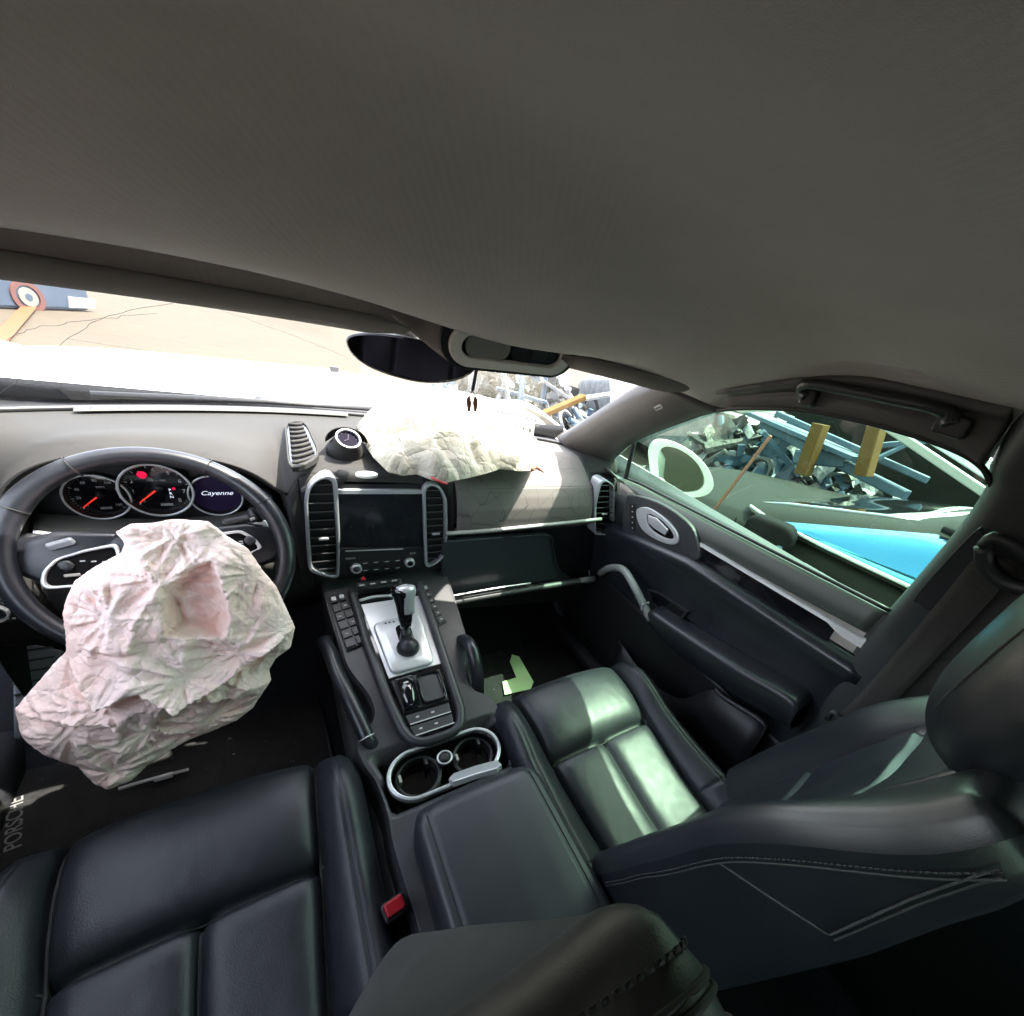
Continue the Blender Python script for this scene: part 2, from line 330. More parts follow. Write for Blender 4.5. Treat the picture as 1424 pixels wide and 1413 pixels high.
# ---- simple but complete saloon, built at its own place; side = -1 shows its left flank to us
def car(name, label, x0, x1, yf, yr, zb, belt, roof, body, roofm, glassm, hubm, yaw=0, glass_y=(0, -.8)):
    """x0..x1 width, yf front bumper, yr rear bumper (heading +y)"""
    e = thing(name, ((x0+x1)/2, (yf+yr)/2, GZ), label, 'car')
    xc = (x0+x1)/2; hw = (x1-x0)/2; L = yf-yr
    def sec(y, zt, hwt, hb):    # half section ring
        zl = zb; return [(xc-hb*.93, y, zl), (xc-hb, y, zl+.15), (xc-hb, y, zt-.14), (xc-hwt, y, zt-.03), (xc-hwt*.8, y, zt), (xc, y, zt+.03), (xc+hwt*.8, y, zt), (xc+hwt, y, zt-.03), (xc+hb, y, zt-.14), (xc+hb, y, zl+.15), (xc+hb*.93, y, zl)]
    rows = []
    for t, zt, a, b_ in ((0, belt-.45, .6, .72), (.015, belt-.28, .75, .86), (.06, belt-.20, .82, .95), (.16, belt-.13, .88, 1), (.27, belt-.05, .92, 1), (.33, belt, .95, 1), (.75, belt+.10, .95, 1), (.86, belt+.07, .93, 1), (.97, belt, .86, .96), (.99, belt-.12, .8, .9), (1., belt-.4, .7, .8)):
        rows.append(spl(sec(yf-L*t, zt, hw*a, hw*b_), 31))
    loft('body', rows, body, e, caps=True)
    # cabin: pillars and roof as a closed loft, glass set proud of it
    def cab(y0, y1, z, ins): return [(xc-hw*ins, y, z) for y in (y0, y1)]
    g0 = yf-L*.29; g1 = yf-L*.44; r1 = yf-L*.74; r0 = yf-L*.86
    low = [(xc-hw*.93, g0), (xc-hw*.95, (g0+r0)/2), (xc-hw*.90, r0), (xc, r0-.05), (xc+hw*.9, r0), (xc+hw*.95, (g0+r0)/2), (xc+hw*.93, g0), (xc, g0+.10)]
    top = [(xc-hw*.76, g1), (xc-hw*.86, (g1+r1)/2), (xc-hw*.78, r1), (xc, r1-.03), (xc+hw*.78, r1), (xc+hw*.86, (g1+r1)/2), (xc+hw*.76, g1), (xc, g1+.06)]
    lo = spl([(x, y, belt-.02+.11*min(1, max(0, (g0-y)/(g0-r0)))) for x, y in low], 64, True); ym = (g1+r1)/2; hi = spl([(x, y, roof-.035-.085*min(1.3, ((y-ym)/((g1-r1)/2))**2)) for x, y in top], 64, True)
    ctr = np.array([xc, (g1+r1)/2, 0])
    rows = [lo*(1-t)+hi*t+np.array([0, 0, 0]) for t in np.linspace(0, 1, 8)]
    for s, dz in ((.97, .02), (.85, .04), (.5, .055), (.02, .06)):
        q = hi.copy(); q[:, :2] = ctr[:2]+(hi[:, :2]-ctr[:2])*s; q[:, 2] = hi[:, 2]*s+(roof-.035)*(1-s)+dz; rows.append(q)
    cabf = loft('roof', rows, roofm, e, cv=True)
    # windows as separate sheets, slightly proud, cut out of the same ruled surface
    def pane(nm, i0, i1, t0, t1, m):
        idx = [i % 64 for i in range(i0, i1+1)]
        rr = []
        for t in np.linspace(t0, t1, 6):
            r_ = lo*(1-t)+hi*t; c_ = r_.mean(0); v = r_-c_; v[:, 2] = 0; v /= np.linalg.norm(v, axis=1)[:, None]
            rr.append((r_+v*.008)[idx])
        return loft(nm, rr, m, e, solid=.004)
    pane('side_window', 1, 11, .05, .90, glassm); pane('side_window', 12, 15, .10, .86, glassm)
    pane('side_window', 33, 39, .14, .86, glassm); pane('side_window', 41, 46, .14, .86, glassm)
    pane('windshield', 50, 62, .08, .92, black_gl); pane('rear_window', 18, 29, .1, .9, black_gl)
    for lp, rr_, mm_, nm_ in ((hi, .016, dull_b, 'roof_gutter'), (lo, .007, mark, 'belt_trim')):
        for a_, b_ in ((0, 17), (32, 49)):
            q_ = lp[a_:b_]; c_ = lp.mean(0); v_ = q_-c_; v_[:, 2] = 0; v_ /= np.linalg.norm(v_, axis=1)[:, None]
            tube(nm_, q_+v_*.012+np.array([0, 0, .0 if nm_ == 'roof_gutter' else .022]), rr_, mm_, e, n=8)
    for sx_ in (-1, 1):
        x_ = xc+sx_*(hw+.004)
        for y_ in (g0+.02, (g0+r0)/2+.05):
            tube('door_gap', [(x_, y_, belt-.06), (x_, y_, belt-.5), (x_-sx_*.01, y_-.03, zb+.2)], .004, dull_b, e, n=5)
        tube('door_handle', [(x_+sx_*.02, (g0+r0)/2+.22, belt-.12), (x_+sx_*.025, (g0+r0)/2+.36, belt-.12)], .010, body, e, n=8)
    for sx_ in (-1, 1):
        for yy in (yf-L*.18, yf-L*.79):
            wheel(e, (xc+sx_*(hw-.09), yy, GZ+.32), (sx_, 0, 0), .32, .21, hubm)
    return e
nb = car('parked_car', 'low dark saloon parked close outside the green side window, sky blue reflection in its glass', 1.49, 3.25, 1.45, -3.15, -1.0, -.02, .31, npaint, npaint, sky_glass, metal_m)
prism('sunlit_door_patch', Fr((1.470, -.62, -.15), (0, -1, 0), (0, 0, 1)), [(-.36, .055), (.30, .055), (.34, -.09), (-.22, -.09)], .006, .01, white_p, nb, bevel=.003)  # sunlit patch of the door, painted as a thin white plate
beam_ = None
# its door mirror
mt_ = thing('door_mirror', X(1090, 765, 1.5), 'x', 'y'); bpy.data.objects.remove(mt_)
def neighbour_mirror():
    fr = Fr((1.40, -.10, -.04), (.25, -1, .05), (0, .05, 1))
    m = prism('door_mirror', fr, rrect(0, 0, .21, .13, .05), .05, .10, dull_b, nb, bevel=.025, smooth=True, seg=4)
    prism('mirror_glass', fr, rrect(0, -.0, .17, .10, .04), -.052, .004, mirror_m, m, bevel=.001)
    prism('mirror_foot', Fr((1.48, -.06, -.08), (0, 1, 0), (0, 0, 1)), rrect(0, 0, .07, .04, .01), .05, .12, plast_d, m, bevel=.008)
    prism('indicator_strip', fr, rrect(.07, -.03, .025, .035, .008), .054, .01, blue_steel, m, bevel=.003)
neighbour_mirror()
pc = car('parked_car', 'pale wrecked car with exposed tyre seen through the right end of the windscreen', 4.6, 6.3, 6.9, 2.3, -.95, -.08, .28, scrap_l, scrap_m, black_gl, metal_m)
def blue_trailer():
    b = Z(132, 433, GZ); a = Z(-60, 428, GZ); u = (a-b)/np.linalg.norm(a-b)
    e = thing('trailer', b, 'blue grey trailer with a red ringed round emblem, far left beyond the bonnet', 'trailer')
    fr = Fr(b, -u, (0, 0, 1))
    if fr.n[1] > 0: fr = Fr(b, u, (0, 0, 1))
    sg_ = -1 if fr.u @ u < 0 else 1
    pts = rrect(sg_*2.0, .55, 4.0, 1.1, .14, 5)
    prism('trailer_body', fr, pts, 0, 1.6, blue_paint, e, bevel=.05)
    c = fr.px(38, 413); ring('emblem_ring', fr, circ(*c, .22, 36), circ(*c, .155, 36), .02, .02, emb_r, e); prism('emblem_disc', fr, circ(*c, .125, 30), .022, .02, emb_w, e); prism('emblem_centre', fr, circ(*c, .05, 16), .026, .02, blue_paint, e)
    q = [fr.px(*p) for p in ((93, 412), (131, 416), (131, 429), (95, 428))]; prism('pale_panel', fr, q, .02, .02, scrap_l, e)
    for k in (.9, 2.9): wheel(e, fr.p(sg_*k, -.0, -.5), fr.n, .22, .16, metal_m)
emb_r = mat('faded_red_ring', (.07, .022, .018), .6); emb_w = mat('faded_white_disc', (.12, .115, .10), .6)
blue_trailer()

def beam(name, a, b, wd, ht, mt_, label=None, cat=None, group=None, parent=None, up=(0, 0, 1)):
    a = np.array(a); b = np.array(b); d = b-a; L = np.linalg.norm(d); d /= L; s = np.cross(d, up); s /= np.linalg.norm(s)
    fr = Fr(a, s, np.cross(s, d)); fr.n = d
    o = prism(name, fr, rrect(0, 0, wd, ht, min(wd, ht)*.1, 1), L, L, mt_, parent, bevel=.004)
    if label: tag(o, label, cat, group)
    return o
sx = 3.3
beam('timber_post', X(1142, 590, sx), X(1116, 660, sx), .13, .10, wood_m, 'yellow timber leaning among the scrap, left of the two seen in the side window', 'timber')
beam('timber_post', X(1220, 592, sx), X(1200, 662, sx), .14, .10, wood_m, 'yellow timber standing in the scrap, right of the two seen in the side window', 'timber')
beam('rusty_rod', X(1072, 606, 1.42), X(994, 708, 1.42), .012, .012, brown_m, 'thin rusty rod leaning between the cars outside the side window', 'rod')
beam('timber_plank', Y(742, 582, 4.2), Y(812, 552, 4.4), .10, .07, wood_m, 'yellow plank sticking out of the scrap seen over the folded passenger airbag', 'timber')
beam('steel_sheet', Y(800, 556, 4.5), Y(868, 546, 4.7), .12, .05, scrap_l, 'pale steel strip lying on from the end of the yellow plank', 'scrap metal')
bl = [((1040, 572), (1200, 640), .30, .04), ((1060, 590), (1260, 690), .10, .08), ((1080, 575), (1290, 668), .05, .05), ((1110, 635), (1180, 640), .22, .12), ((1200, 622), (1300, 612), .05, .04), ((1215, 640), (1290, 604), .03, .03), ((1060, 600), (1110, 660), .12, .05)]
for i, (p, q, a_, b_) in enumerate(bl):
    beam('steel_beam', X(*p, 3.7-.05*i), X(*q, 3.5+.04*i), a_, b_, blue_steel, 'faded blue steel length lying in the scrap seen through the side window', 'scrap metal', 'faded blue steel lengths in the scrap')
beam('steel_rail', X(1225, 588, 3.0), X(1392, 700, 3.0), .05, .05, cream, 'pale rail sloping down at the top right of the side window', 'rail')
beam('white_panel', X(1285, 596, 4.4), X(1400, 668, 4.4), .10, .14, white_p, 'white panel showing above the pale rail at the top of the side window', 'scrap metal')
BARS = ['pale upright bar in the scrap, nearest the tassels', 'blue upright bar in the scrap, second from the tassels', 'short pale upright bar beside the near end of the yellow plank', 'blue sloping bar low in the scrap just right of the tassels', 'pale sloping bar crossing above the yellow plank', 'blue upright bar in the scrap crossing the sloping pale bar', 'short pale bar at the far end of the pale steel strip by the pillar']
for i, (p, q) in enumerate((((700, 515), (712, 590)), ((728, 505), (722, 580)), ((760, 560), (770, 600)), ((690, 540), (760, 560)), ((740, 520), (800, 560)), ((762, 500), (750, 585)), ((880, 520), (905, 545)))):
    beam('steel_frame_bar', Y(*p, 4.6+.1*i), Y(*q, 4.5+.1*i), .07, .05, blue_steel if i % 2 else scrap_l, BARS[i], 'scrap metal', 'steel bars in the scrap ahead')
def heap(name, label, cx, cy, rx, ry, h, n, mats, seed):
    rg = np.random.default_rng(seed); bm = bmesh.new()
    for i in range(n):
        u, v = rg.uniform(-1, 1, 2)
        if u*u+v*v > 1: continue
        z = GZ+h*(1-(u*u+v*v))*rg.uniform(.3, 1)
        s = rg.uniform(.03, .22, 3)*(1, rg.choice([.2, 1]), rg.choice([.15, .6]))
        mtx = Matrix.Translation((cx+u*rx, cy+v*ry, z)) @ Matrix.Rotation(rg.uniform(0, 6.28), 4, rg.normal(size=3)) @ Matrix.Diagonal((*s, 1))
        r = bmesh.ops.create_cube(bm, size=1, matrix=mtx); vs_ = r['verts']
        for v_ in vs_: v_.co += Vector(rg.normal(size=3)*.02)
        mi = int(rg.integers(0, len(mats)))
        for f_ in {f_ for v_ in vs_ for f_ in v_.link_faces}: f_.material_index = mi
        if i % 3 == 1:
            pm = Matrix.Translation((cx+u*rx, cy+v*ry, z+.08)) @ Matrix.Rotation(rg.uniform(0, 6.28), 4, rg.normal(size=3)); n_ = 6; bend = rg.uniform(-9, 9); sc_ = rg.uniform(.08, .30); vv = []
            for a_ in range(n_):
                for b_ in range(n_):
                    p_ = Vector(((a_/5-.5)*sc_, (b_/5-.5)*sc_*1.4, 0)); p_.z = bend*p_.x*p_.x+.03*mnoise.noise(p_*14+Vector((i, 0, 0))); vv.append(bm.verts.new(pm @ p_))
            for a_ in range(n_-1):
                for b_ in range(n_-1): bm.faces.new((vv[a_*n_+b_], vv[a_*n_+b_+1], vv[(a_+1)*n_+b_+1], vv[(a_+1)*n_+b_])).material_index = mi
        if i % 31 == 2:
            pm = Matrix.Translation((cx+u*rx, cy+v*ry, z+.1)) @ Matrix.Rotation(rg.uniform(0, 6.28), 4, rg.normal(size=3)); ra, rb = rg.uniform(.08, .26), .03; vv = []
            for a_ in range(18):
                for b_ in range(6):
                    A_, B_ = a_*math.pi/9, b_*math.pi/3; vv.append(bm.verts.new(pm @ Vector(((ra+rb*math.cos(B_))*math.cos(A_), (ra+rb*math.cos(B_))*math.sin(A_), rb*math.sin(B_)))))
            for a_ in range(18):
                for b_ in range(6): bm.faces.new((vv[a_*6+b_], vv[a_*6+(b_+1) % 6], vv[((a_+1) % 18)*6+(b_+1) % 6], vv[((a_+1) % 18)*6+b_])).material_index = 0
        if i % 3 == 0:
            mtx = Matrix.Translation((cx+u*rx, cy+v*ry, z+.05)) @ Matrix.Rotation(rg.uniform(0, 6.28), 4, rg.normal(size=3))
            r = bmesh.ops.create_cone(bm, cap_ends=True, segments=10, radius1=.05*rg.uniform(.5, 2), radius2=.04, depth=rg.uniform(.05, .5), matrix=mtx)
            for f_ in {f_ for v_ in r['verts'] for f_ in v_.link_faces}: f_.material_index = mi
    me = bpy.data.meshes.new(name); bm.to_mesh(me); bm.free()
    for m_ in mats: me.materials.append(m_)
    o = bpy.data.objects.new(name, me); C.objects.link(o); tag(o, label, 'scrap', kind='stuff')
heap('scrap_heap', 'heap of dark engine parts and broken car pieces outside the side window', 4.1, 1.6, .9, 1.8, 1.25, 900, [scrap_m, scrap_m, scrap_l, blue_steel], 1)
heap('scrap_heap', 'heap of grey broken metal ahead of the car to the right', 3.2, 6.2, 1.3, 1.9, 1.0, 800, [scrap_l, scrap_l, scrap_m, blue_steel], 2)
heap('scrap_heap', 'heap of dark scrap standing behind the parked saloon', 4.6, -1.2, 1.0, 1.6, 1.5, 700, [scrap_m, scrap_m, blue_steel], 3)
def fence_far():
    e = thing('boundary_wall', (9, 6, GZ), 'dull green boundary wall behind the scrap', 'wall')
    beam('wall_panel', (8.5, -9, GZ+.75), (8.5, 11, GZ+.75), .15, 1.5, npaint, parent=e)
fence_far()
def our_hood():
    e = thing('bonnet', (0, 1.2, .05), 'white bonnet of the car beyond the windscreen', 'bonnet')
    rows = []
    for y, z, hw in ((.66, .135, .76), (.9, .155, .80), (1.2, .145, .82), (1.5, .105, .81), (1.72, .05, .78), (1.86, -.03, .72), (1.92, -.14, .66)):
        xs = np.linspace(-1, 1, 25)
        rows.append([(x*hw, y-.10*x*x*(1 if y > 1.5 else .4), z-.045*x**4-.012*abs(math.sin(x*3.1))) for x in xs])
    G = np.array(rows); G = np.stack([spl(G[:, j], 24) for j in range(25)], 1)
    loft('hood_panel', G, white_p, e, solid=.01)
    prism('washer_nozzle', Fr((.03, 1.2, .155), (1, 0, 0), (0, 1, 0)), rrect(0, 0, .03, .02, .006), .012, .02, plast_d, e)
    for s in (-1, 1):
        loft('wing_panel', surf([[(s*.81, .6, .12), (s*.84, 1.2, .12), (s*.80, 1.85, -.06)], [(s*.95, .6, -.02), (s*.96, 1.2, -.05), (s*.88, 1.85, -.2)], [(s*.95, .6, -.5), (s*.96, 1.2, -.5), (s*.88, 1.85, -.5)]], 14, 10), white_p, e, solid=.005)
    e2 = thing('wiper_cowl', (0, .6, .1), 'grey plastic cowl with wiper at the foot of the windscreen', 'cowl')
    xs = np.linspace(-.72, .72, 31)
    loft('cowl_panel', [[(x, .545-.42*x*x, .148) for x in xs], [(x, .58-.38*x*x, .128) for x in xs], [(x, .63-.25*x*x, .118) for x in xs], [(x, .66-.1*x*x, .14-.05*(x/.8)**4) for x in xs]], plast, e2, solid=.004)
    w_ = tube('wiper_arm', [(-.45, .60, .135), (-.2, .575, .15), (.1, .56, .158), (.25, .545, .158)], .006, plast_d, e2)
    tube('wiper_blade', [(-.50, .49, .165), (-.2, .53, .172), (.1, .54, .175)], .007, plast_d, e2)
    lathe('wiper_pivot', Fr((-.21, .60, .13), (1, 0, 0), (0, 1, 0)), 0, 0, [(.022, 0), (.022, .02), (.012, .035), (.001, .036)], plast, e2)
our_hood()
# ================================================================== CAR SHELL
def baseY(x): return .50-.48*x*x
def shell():
    # windscreen: ruled from cowl line to header
    xs = np.linspace(-1, 1, 41)
    def hdr(t):   # header curve, outboard to outboard
        x = t*.60; return np.array([x, .02-.16*t*t, .455-.012*t*t])
    global HDR; HDR = hdr
    base = np.array([(t*.62, baseY(t*.62)+.01, .160) for t in xs]); head = np.array([hdr(t) for t in xs])
    head[:, 2] += .004
    rows = [base*(1-s)+head*s+np.array([[0, .05*math.sin(math.pi*s)*(1-t*t*.6), .02*math.sin(math.pi*s)] for t in xs]) for s in np.linspace(0, 1, 24)]
    g = thing('windscreen', (0, .4, .16), 'raked windscreen with fine cracks running across it', 'windscreen')
    loft('glass_pane', rows, glass_w, g)
    G = np.array(rows)
    def gp(u, v):   # u 0..1 across, v 0..1 up
        a = u*40; b = v*23; i = min(int(a), 39); j = min(int(b), 22); fu, fv = a-i, b-j
        return G[j, i]*(1-fu)*(1-fv)+G[j, i+1]*fu*(1-fv)+G[j+1, i]*(1-fu)*fv+G[j+1, i+1]*fu*fv+np.array([0, -.003, -.003])
    rg = np.random.default_rng(5)
    for pts in ([(.04, .12), (.12, .42), (.2, .70), (.30, .93)], [(.14, .5), (.22, .44), (.34, .40), (.44, .36)], [(.26, .93), (.35, .78), (.42, .66), (.48, .55)], [(.06, .3), (.1, .5), (.16, .62), (.24, .75)], [(.56, .3), (.62, .55), (.72, .75)], [(.7, .3), (.74, .5), (.84, .62)]):
        q = spl([(a, b, 0) for a, b in pts], 24); q[:, :2] += rg.normal(size=(24, 2))*.002
        tube('crack', [gp(a, b) for a, b, _ in q], .00035, scrap_m, g, n=4)
    tube('lower_seal', [base[i]+(0, -.012, .004) for i in range(41)], .007, plast_d, g, n=8)
    # headliner
    e = []
    def roofz(x, y):
        t = x/.64; zc = .64-.10*abs(t)**2.6
        f = sstep(-.62, -.12, y); zc = zc-.150*f*(1-.27*abs(t)**1.5)
        zc -= .026*math.exp(-((x-.18)/.17)**2)*sstep(-.32, -.12, y)
        return zc
    ys = list(np.linspace(-2.5, -.6, 24))+list(np.linspace(-.58, 0, 26)); xs2 = np.linspace(-.66, .66, 61); rows = []
    for y in ys:
        rows.append([(x, y+.02*0+(.025-.16*(x/.60)**2)*sstep(-.35, 0, y), roofz(x, y)) for x in xs2])
    rows.append([(x, .035-.16*(x/.6)**2, .446-.012*(x/.6)**2) for x in xs2])
    hl = loft('headliner', rows, fabric_h, solid=.012, off=1); tag(hl, 'grey brown woven roof lining', kind='structure')
    # outer roof skin keeps light out
    loft_rows = [[(x*1.04, y, roofz(x, min(y, -.3))+.03-.05*abs(x/.66)**4) for x in xs2] for y in np.linspace(-2.55, -.1, 14)]
    loft_rows.append([(x*1.0, .045-.16*(x/.6)**2, .487-.012*(x/.6)**2) for x in xs2])
    rf = loft('roof_skin', loft_rows, white_p, solid=.003, off=1); tag(rf, 'white outer roof of the car', kind='structure')
    global roofz_; roofz_ = roofz
shell()

def visor(side):
    s = side
    e = thing('sun_visor', (s*.36, -.08, .46), 'grey folded sun visor on the driver side above the wheel' if s < 0 else 'grey folded sun visor on the passenger side right of the roof console', 'sun visor')
    if s < 0: xs = np.linspace(-.60, .02, 22)
    else: xs = np.linspace(.30, .57, 16)
    rows = []
    n = len(xs)
    for k, x in enumerate(xs):
        t = k/(n-1); endf = min(1, min(t, 1-t)*8+.25)
        yc = -.035-.16*(x/.6)**2; zc = (.441 if s < 0 else .452)-.012*(x/.6)**2
        # flat pad cross-section, leaning: front lower lip to rear edge
        a = np.linspace(0, 2*np.pi, 20, endpoint=False)
        L, T = .055*endf**.5, .011*endf
        dy, dz = -.96, .27
        rows.append([(x, yc-.030+L*math.cos(q)*dy-T*math.sin(q)*dz, zc+.012+L*math.cos(q)*dz+T*math.sin(q)*dy*-1) for q in a])
    loft('visor_pad', rows, visor_m, e, cv=True, caps=True)
    tube('visor_arm', [(s*.60, -.20, .47), (s*.58, -.16, .455), (s*.56, -.14, .452)], .006, plast_d, e)
visor(-1); visor(1)

pale_t = mat('pale_lamp_trim', (.62, .58, .53), .5)
def roof_console():
    e = thing('roof_console', (.2, -.05, .45), 'grey roof console bulging down behind the room mirror with pale lamp surround', 'roof console')
    fr = Fr((.225, -.035, .452), (1, -.10, .02), (.05, .93, -.30))
    fr = Fr(Y(714, 487, -.10), (1, .0, .05), (0, -.40, .92))   # faces down and to the rear
    rows = []
    for k_, (w_, h_, dz, up_) in enumerate(((.250, .084, .0, .0), (.272, .106, -.004, .004), (.290, .126, -.014, .010), (.33, .150, -.034, .022), (.40, .175, -.07, .040), (.50, .20, -.12, .062), (.60, .22, -.16, .08))):
        rows.append([fr.p(a, b, dz) for a, b in rrect(.0, up_, w_, h_, h_*.49, 8)])
    loft('lamp_housing', [np.array(q) for q in rows], visor_m, e, cv=True)
    out = rrect(0, 0, .245, .078, .038, 8); inn = rrect(.0, 0, .200, .044, .021, 8)
    ring('pale_lamp_surround', fr, out, inn, .010, .014, pale_t, e, bevel=.003)
    prism('lamp_lens', fr, rrect(-.05, 0, .085, .042, .019, 6), .004, .006, lens_m, e, bevel=.002)
    prism('switch_recess', fr, rrect(.045, 0, .10, .043, .020, 6), .002, .004, plast_d, e)
    prism('switch', fr, rrect(.052, 0, .03, .02, .006), .009, .008, plast, e)
    out = rrect(0, .005, .272, .104, .05, 8)
    ring('dark_lamp_gasket', fr, out, rrect(0, 0, .243, .076, .037, 8), .004, .010, plast_d, e)
roof_console()

def room_mirror():
    c = Y(573, 500, .03); e = thing('room_mirror', c, 'dark frameless room mirror below the roof console', 'mirror')
    # outline taken in its own plane
    n = np.array(CAM)-c; n = np.array([-.35, -1, -.12]); 
    u = np.array([1, -.35, .06]); fr = Fr(c, u, (0, 0, 1))
    if fr.n@(-CAM+c) > 0: fr = Fr(c, -fr.u, fr.v)
    pts = [fr.px(*p) for p in ((483, 468), (500, 463), (530, 463), (575, 470), (620, 482), (655, 490), (664, 503), (655, 520), (630, 531), (590, 533), (550, 525), (515, 512), (492, 496), (482, 480))]
    q = spl([(a, b, 0) for a, b in pts], 44, True)[:, :2]
    m = q.mean(0)
    prism('mirror_shell', fr, [tuple(x) for x in q], .004, .030, plast_d, e, bevel=.007, seg=3, smooth=True)
    prism('mirror_glass', fr, [tuple(m+(x-m)*np.array([.965, .90])) for x in q], .0055, .002, mir_dark, e, bevel=.0005)
    tube('mirror_stem', spl([c+(.0, .02, .02), c+(.0, .05, .05), c+(.02, .07, .075)], 8), .020, visor_m, e)
    # ornament hanging from it
    o = thing('hanging_ornament', Y(660, 540, .0), 'two brown tassels on a black cord hanging from the room mirror', 'ornament')
    a = Y(665, 495, .0); b = Y(657, 543, .0)
    tube('cord', spl([a, (a+b)/2+(.001, 0, 0), b], 8), .0035, plast_d, o, n=6)
    for dx in (-5, 4):
        t0 = b; t1 = Y(657+dx, 553, 0); t2 = Y(657+dx, 572, 0)
        tube('tassel', spl([t0, t1, (t1+t2)/2, t2], 9), [.001, .001, .0012, .004, .0055, .006, .005, .004, .0025], brown_m, o, n=7)
room_mirror()

# ---------------------------------------------------------------- pillars, door frames
SP = ((.77, 0, 0), (1, 0, .3))         # plane of the right side glass: x + .3 z = .77
def sg(x, y): return at(x, y, *SP)
WIN = np.array([sg(*p) for p in ((835, 655), (858, 632), (886, 610), (960, 580), (1010, 567), (1100, 566), (1180, 578), (1260, 598), (1330, 622), (1368, 645), (1384, 672), (1376, 695), (1340, 740), (1290, 795), (1240, 850))])
BELT = np.array([sg(*p) for p in ((835, 655), (890, 672), (1000, 728), (1120, 789), (1240, 850))])
def mir(P): P = np.array(P, float).copy(); P[..., 0] *= -1; return P
def side_structure():
    upper = spl(WIN[:10], 40)          # window top edge: from the dash tip over to the rear top
    # windscreen pillar: from window edge to windscreen edge
    pil_in = np.array([sg(*p) for p in ((835, 655), (858, 632), (886, 610), (960, 580), (1000, 568))])
    inner = []
    wsr = [(.60, .335, .165), (.605, .25, .225), (.605, .12, .315), (.60, -.01, .40), (.585, -.12, .448)]
    a = spl(pil_in, 24); b = spl(wsr, 24)
    mid = (a+b)/2+np.array([-.012, -.012, .0])
    for s in (1, -1):
        f = (lambda P: P) if s > 0 else mir
        rows = [spl([f(a)[i], f(mid)[i]+np.array([0, 0, 0]), f(b)[i], f(b)[i]+np.array([s*.02, .03, .012])], 10) for i in range(24)]
        o = loft('windscreen_pillar', rows, trim_m, solid=.02, off=0); tag(o, 'grey pillar trim between the windscreen and the green side window' if s > 0 else 'pillar trim at the driver side end of the windscreen', 'pillar')
        if s > 0: pil = o
        # cant rail: window top edge to the headliner
        c0 = spl(WIN[4:10], 30)
        rows = []
        for p in c0:
            x0, y0, z0 = p; xr = .60
            zr = min(roofz_(xr, y0), z0+.09) if True else 0
            rows.append(spl([f(np.array([p]))[0], f(np.array([[x0-.012, y0, z0+.015]]))[0], f(np.array([[.615, y0, max(z0+.03, zr-.012)]]))[0], f(np.array([[.585, y0, roofz_(.585, y0)-.003]]))[0]], 8))
        o = loft('cant_rail', rows, trim_m, solid=.015, off=0); tag(o, 'grey roof rail trim above the green side window' if s > 0 else 'grey roof rail trim on the driver side', kind='structure')
        # outer body side above glass (blocks light)
        rows = [[f(np.array([p+(.012, 0, -.002)]))[0], f(np.array([p+(.02, 0, .04)]))[0], f(np.array([(.66, p[1], roofz_(.64, p[1])+.03)]))[0]] for p in np.vstack([a[2:], c0])]
        o = loft('body_side_frame', rows, white_p, solid=.003); tag(o, 'white outer roof rail', kind='structure')
    # badge on the pillar
    q = at(941, 558, (.62, 0, 0), (1, .0, .35)); fr = Fr(q, (-.15, -.9, .25), (-.35, .25, .9))
    fr = Fr((a[17]+b[17])/2+np.array([-.02, -.014, .002]), np.array(a[20])-np.array(a[14]), np.array(b[17])-np.array(a[17]))
    bd = prism('pillar_badge', fr, rrect(0, 0, .032, .012, .005), .006 if fr.n[0] < 0 else -.006, .004, tagm, pil, bevel=.001)
    text('badge_letters', 'AIRBAG', fr, 0, 0, .0075, plast_d, bd, top=.0065 if fr.n[0] < 0 else -.0065)
side_structure()

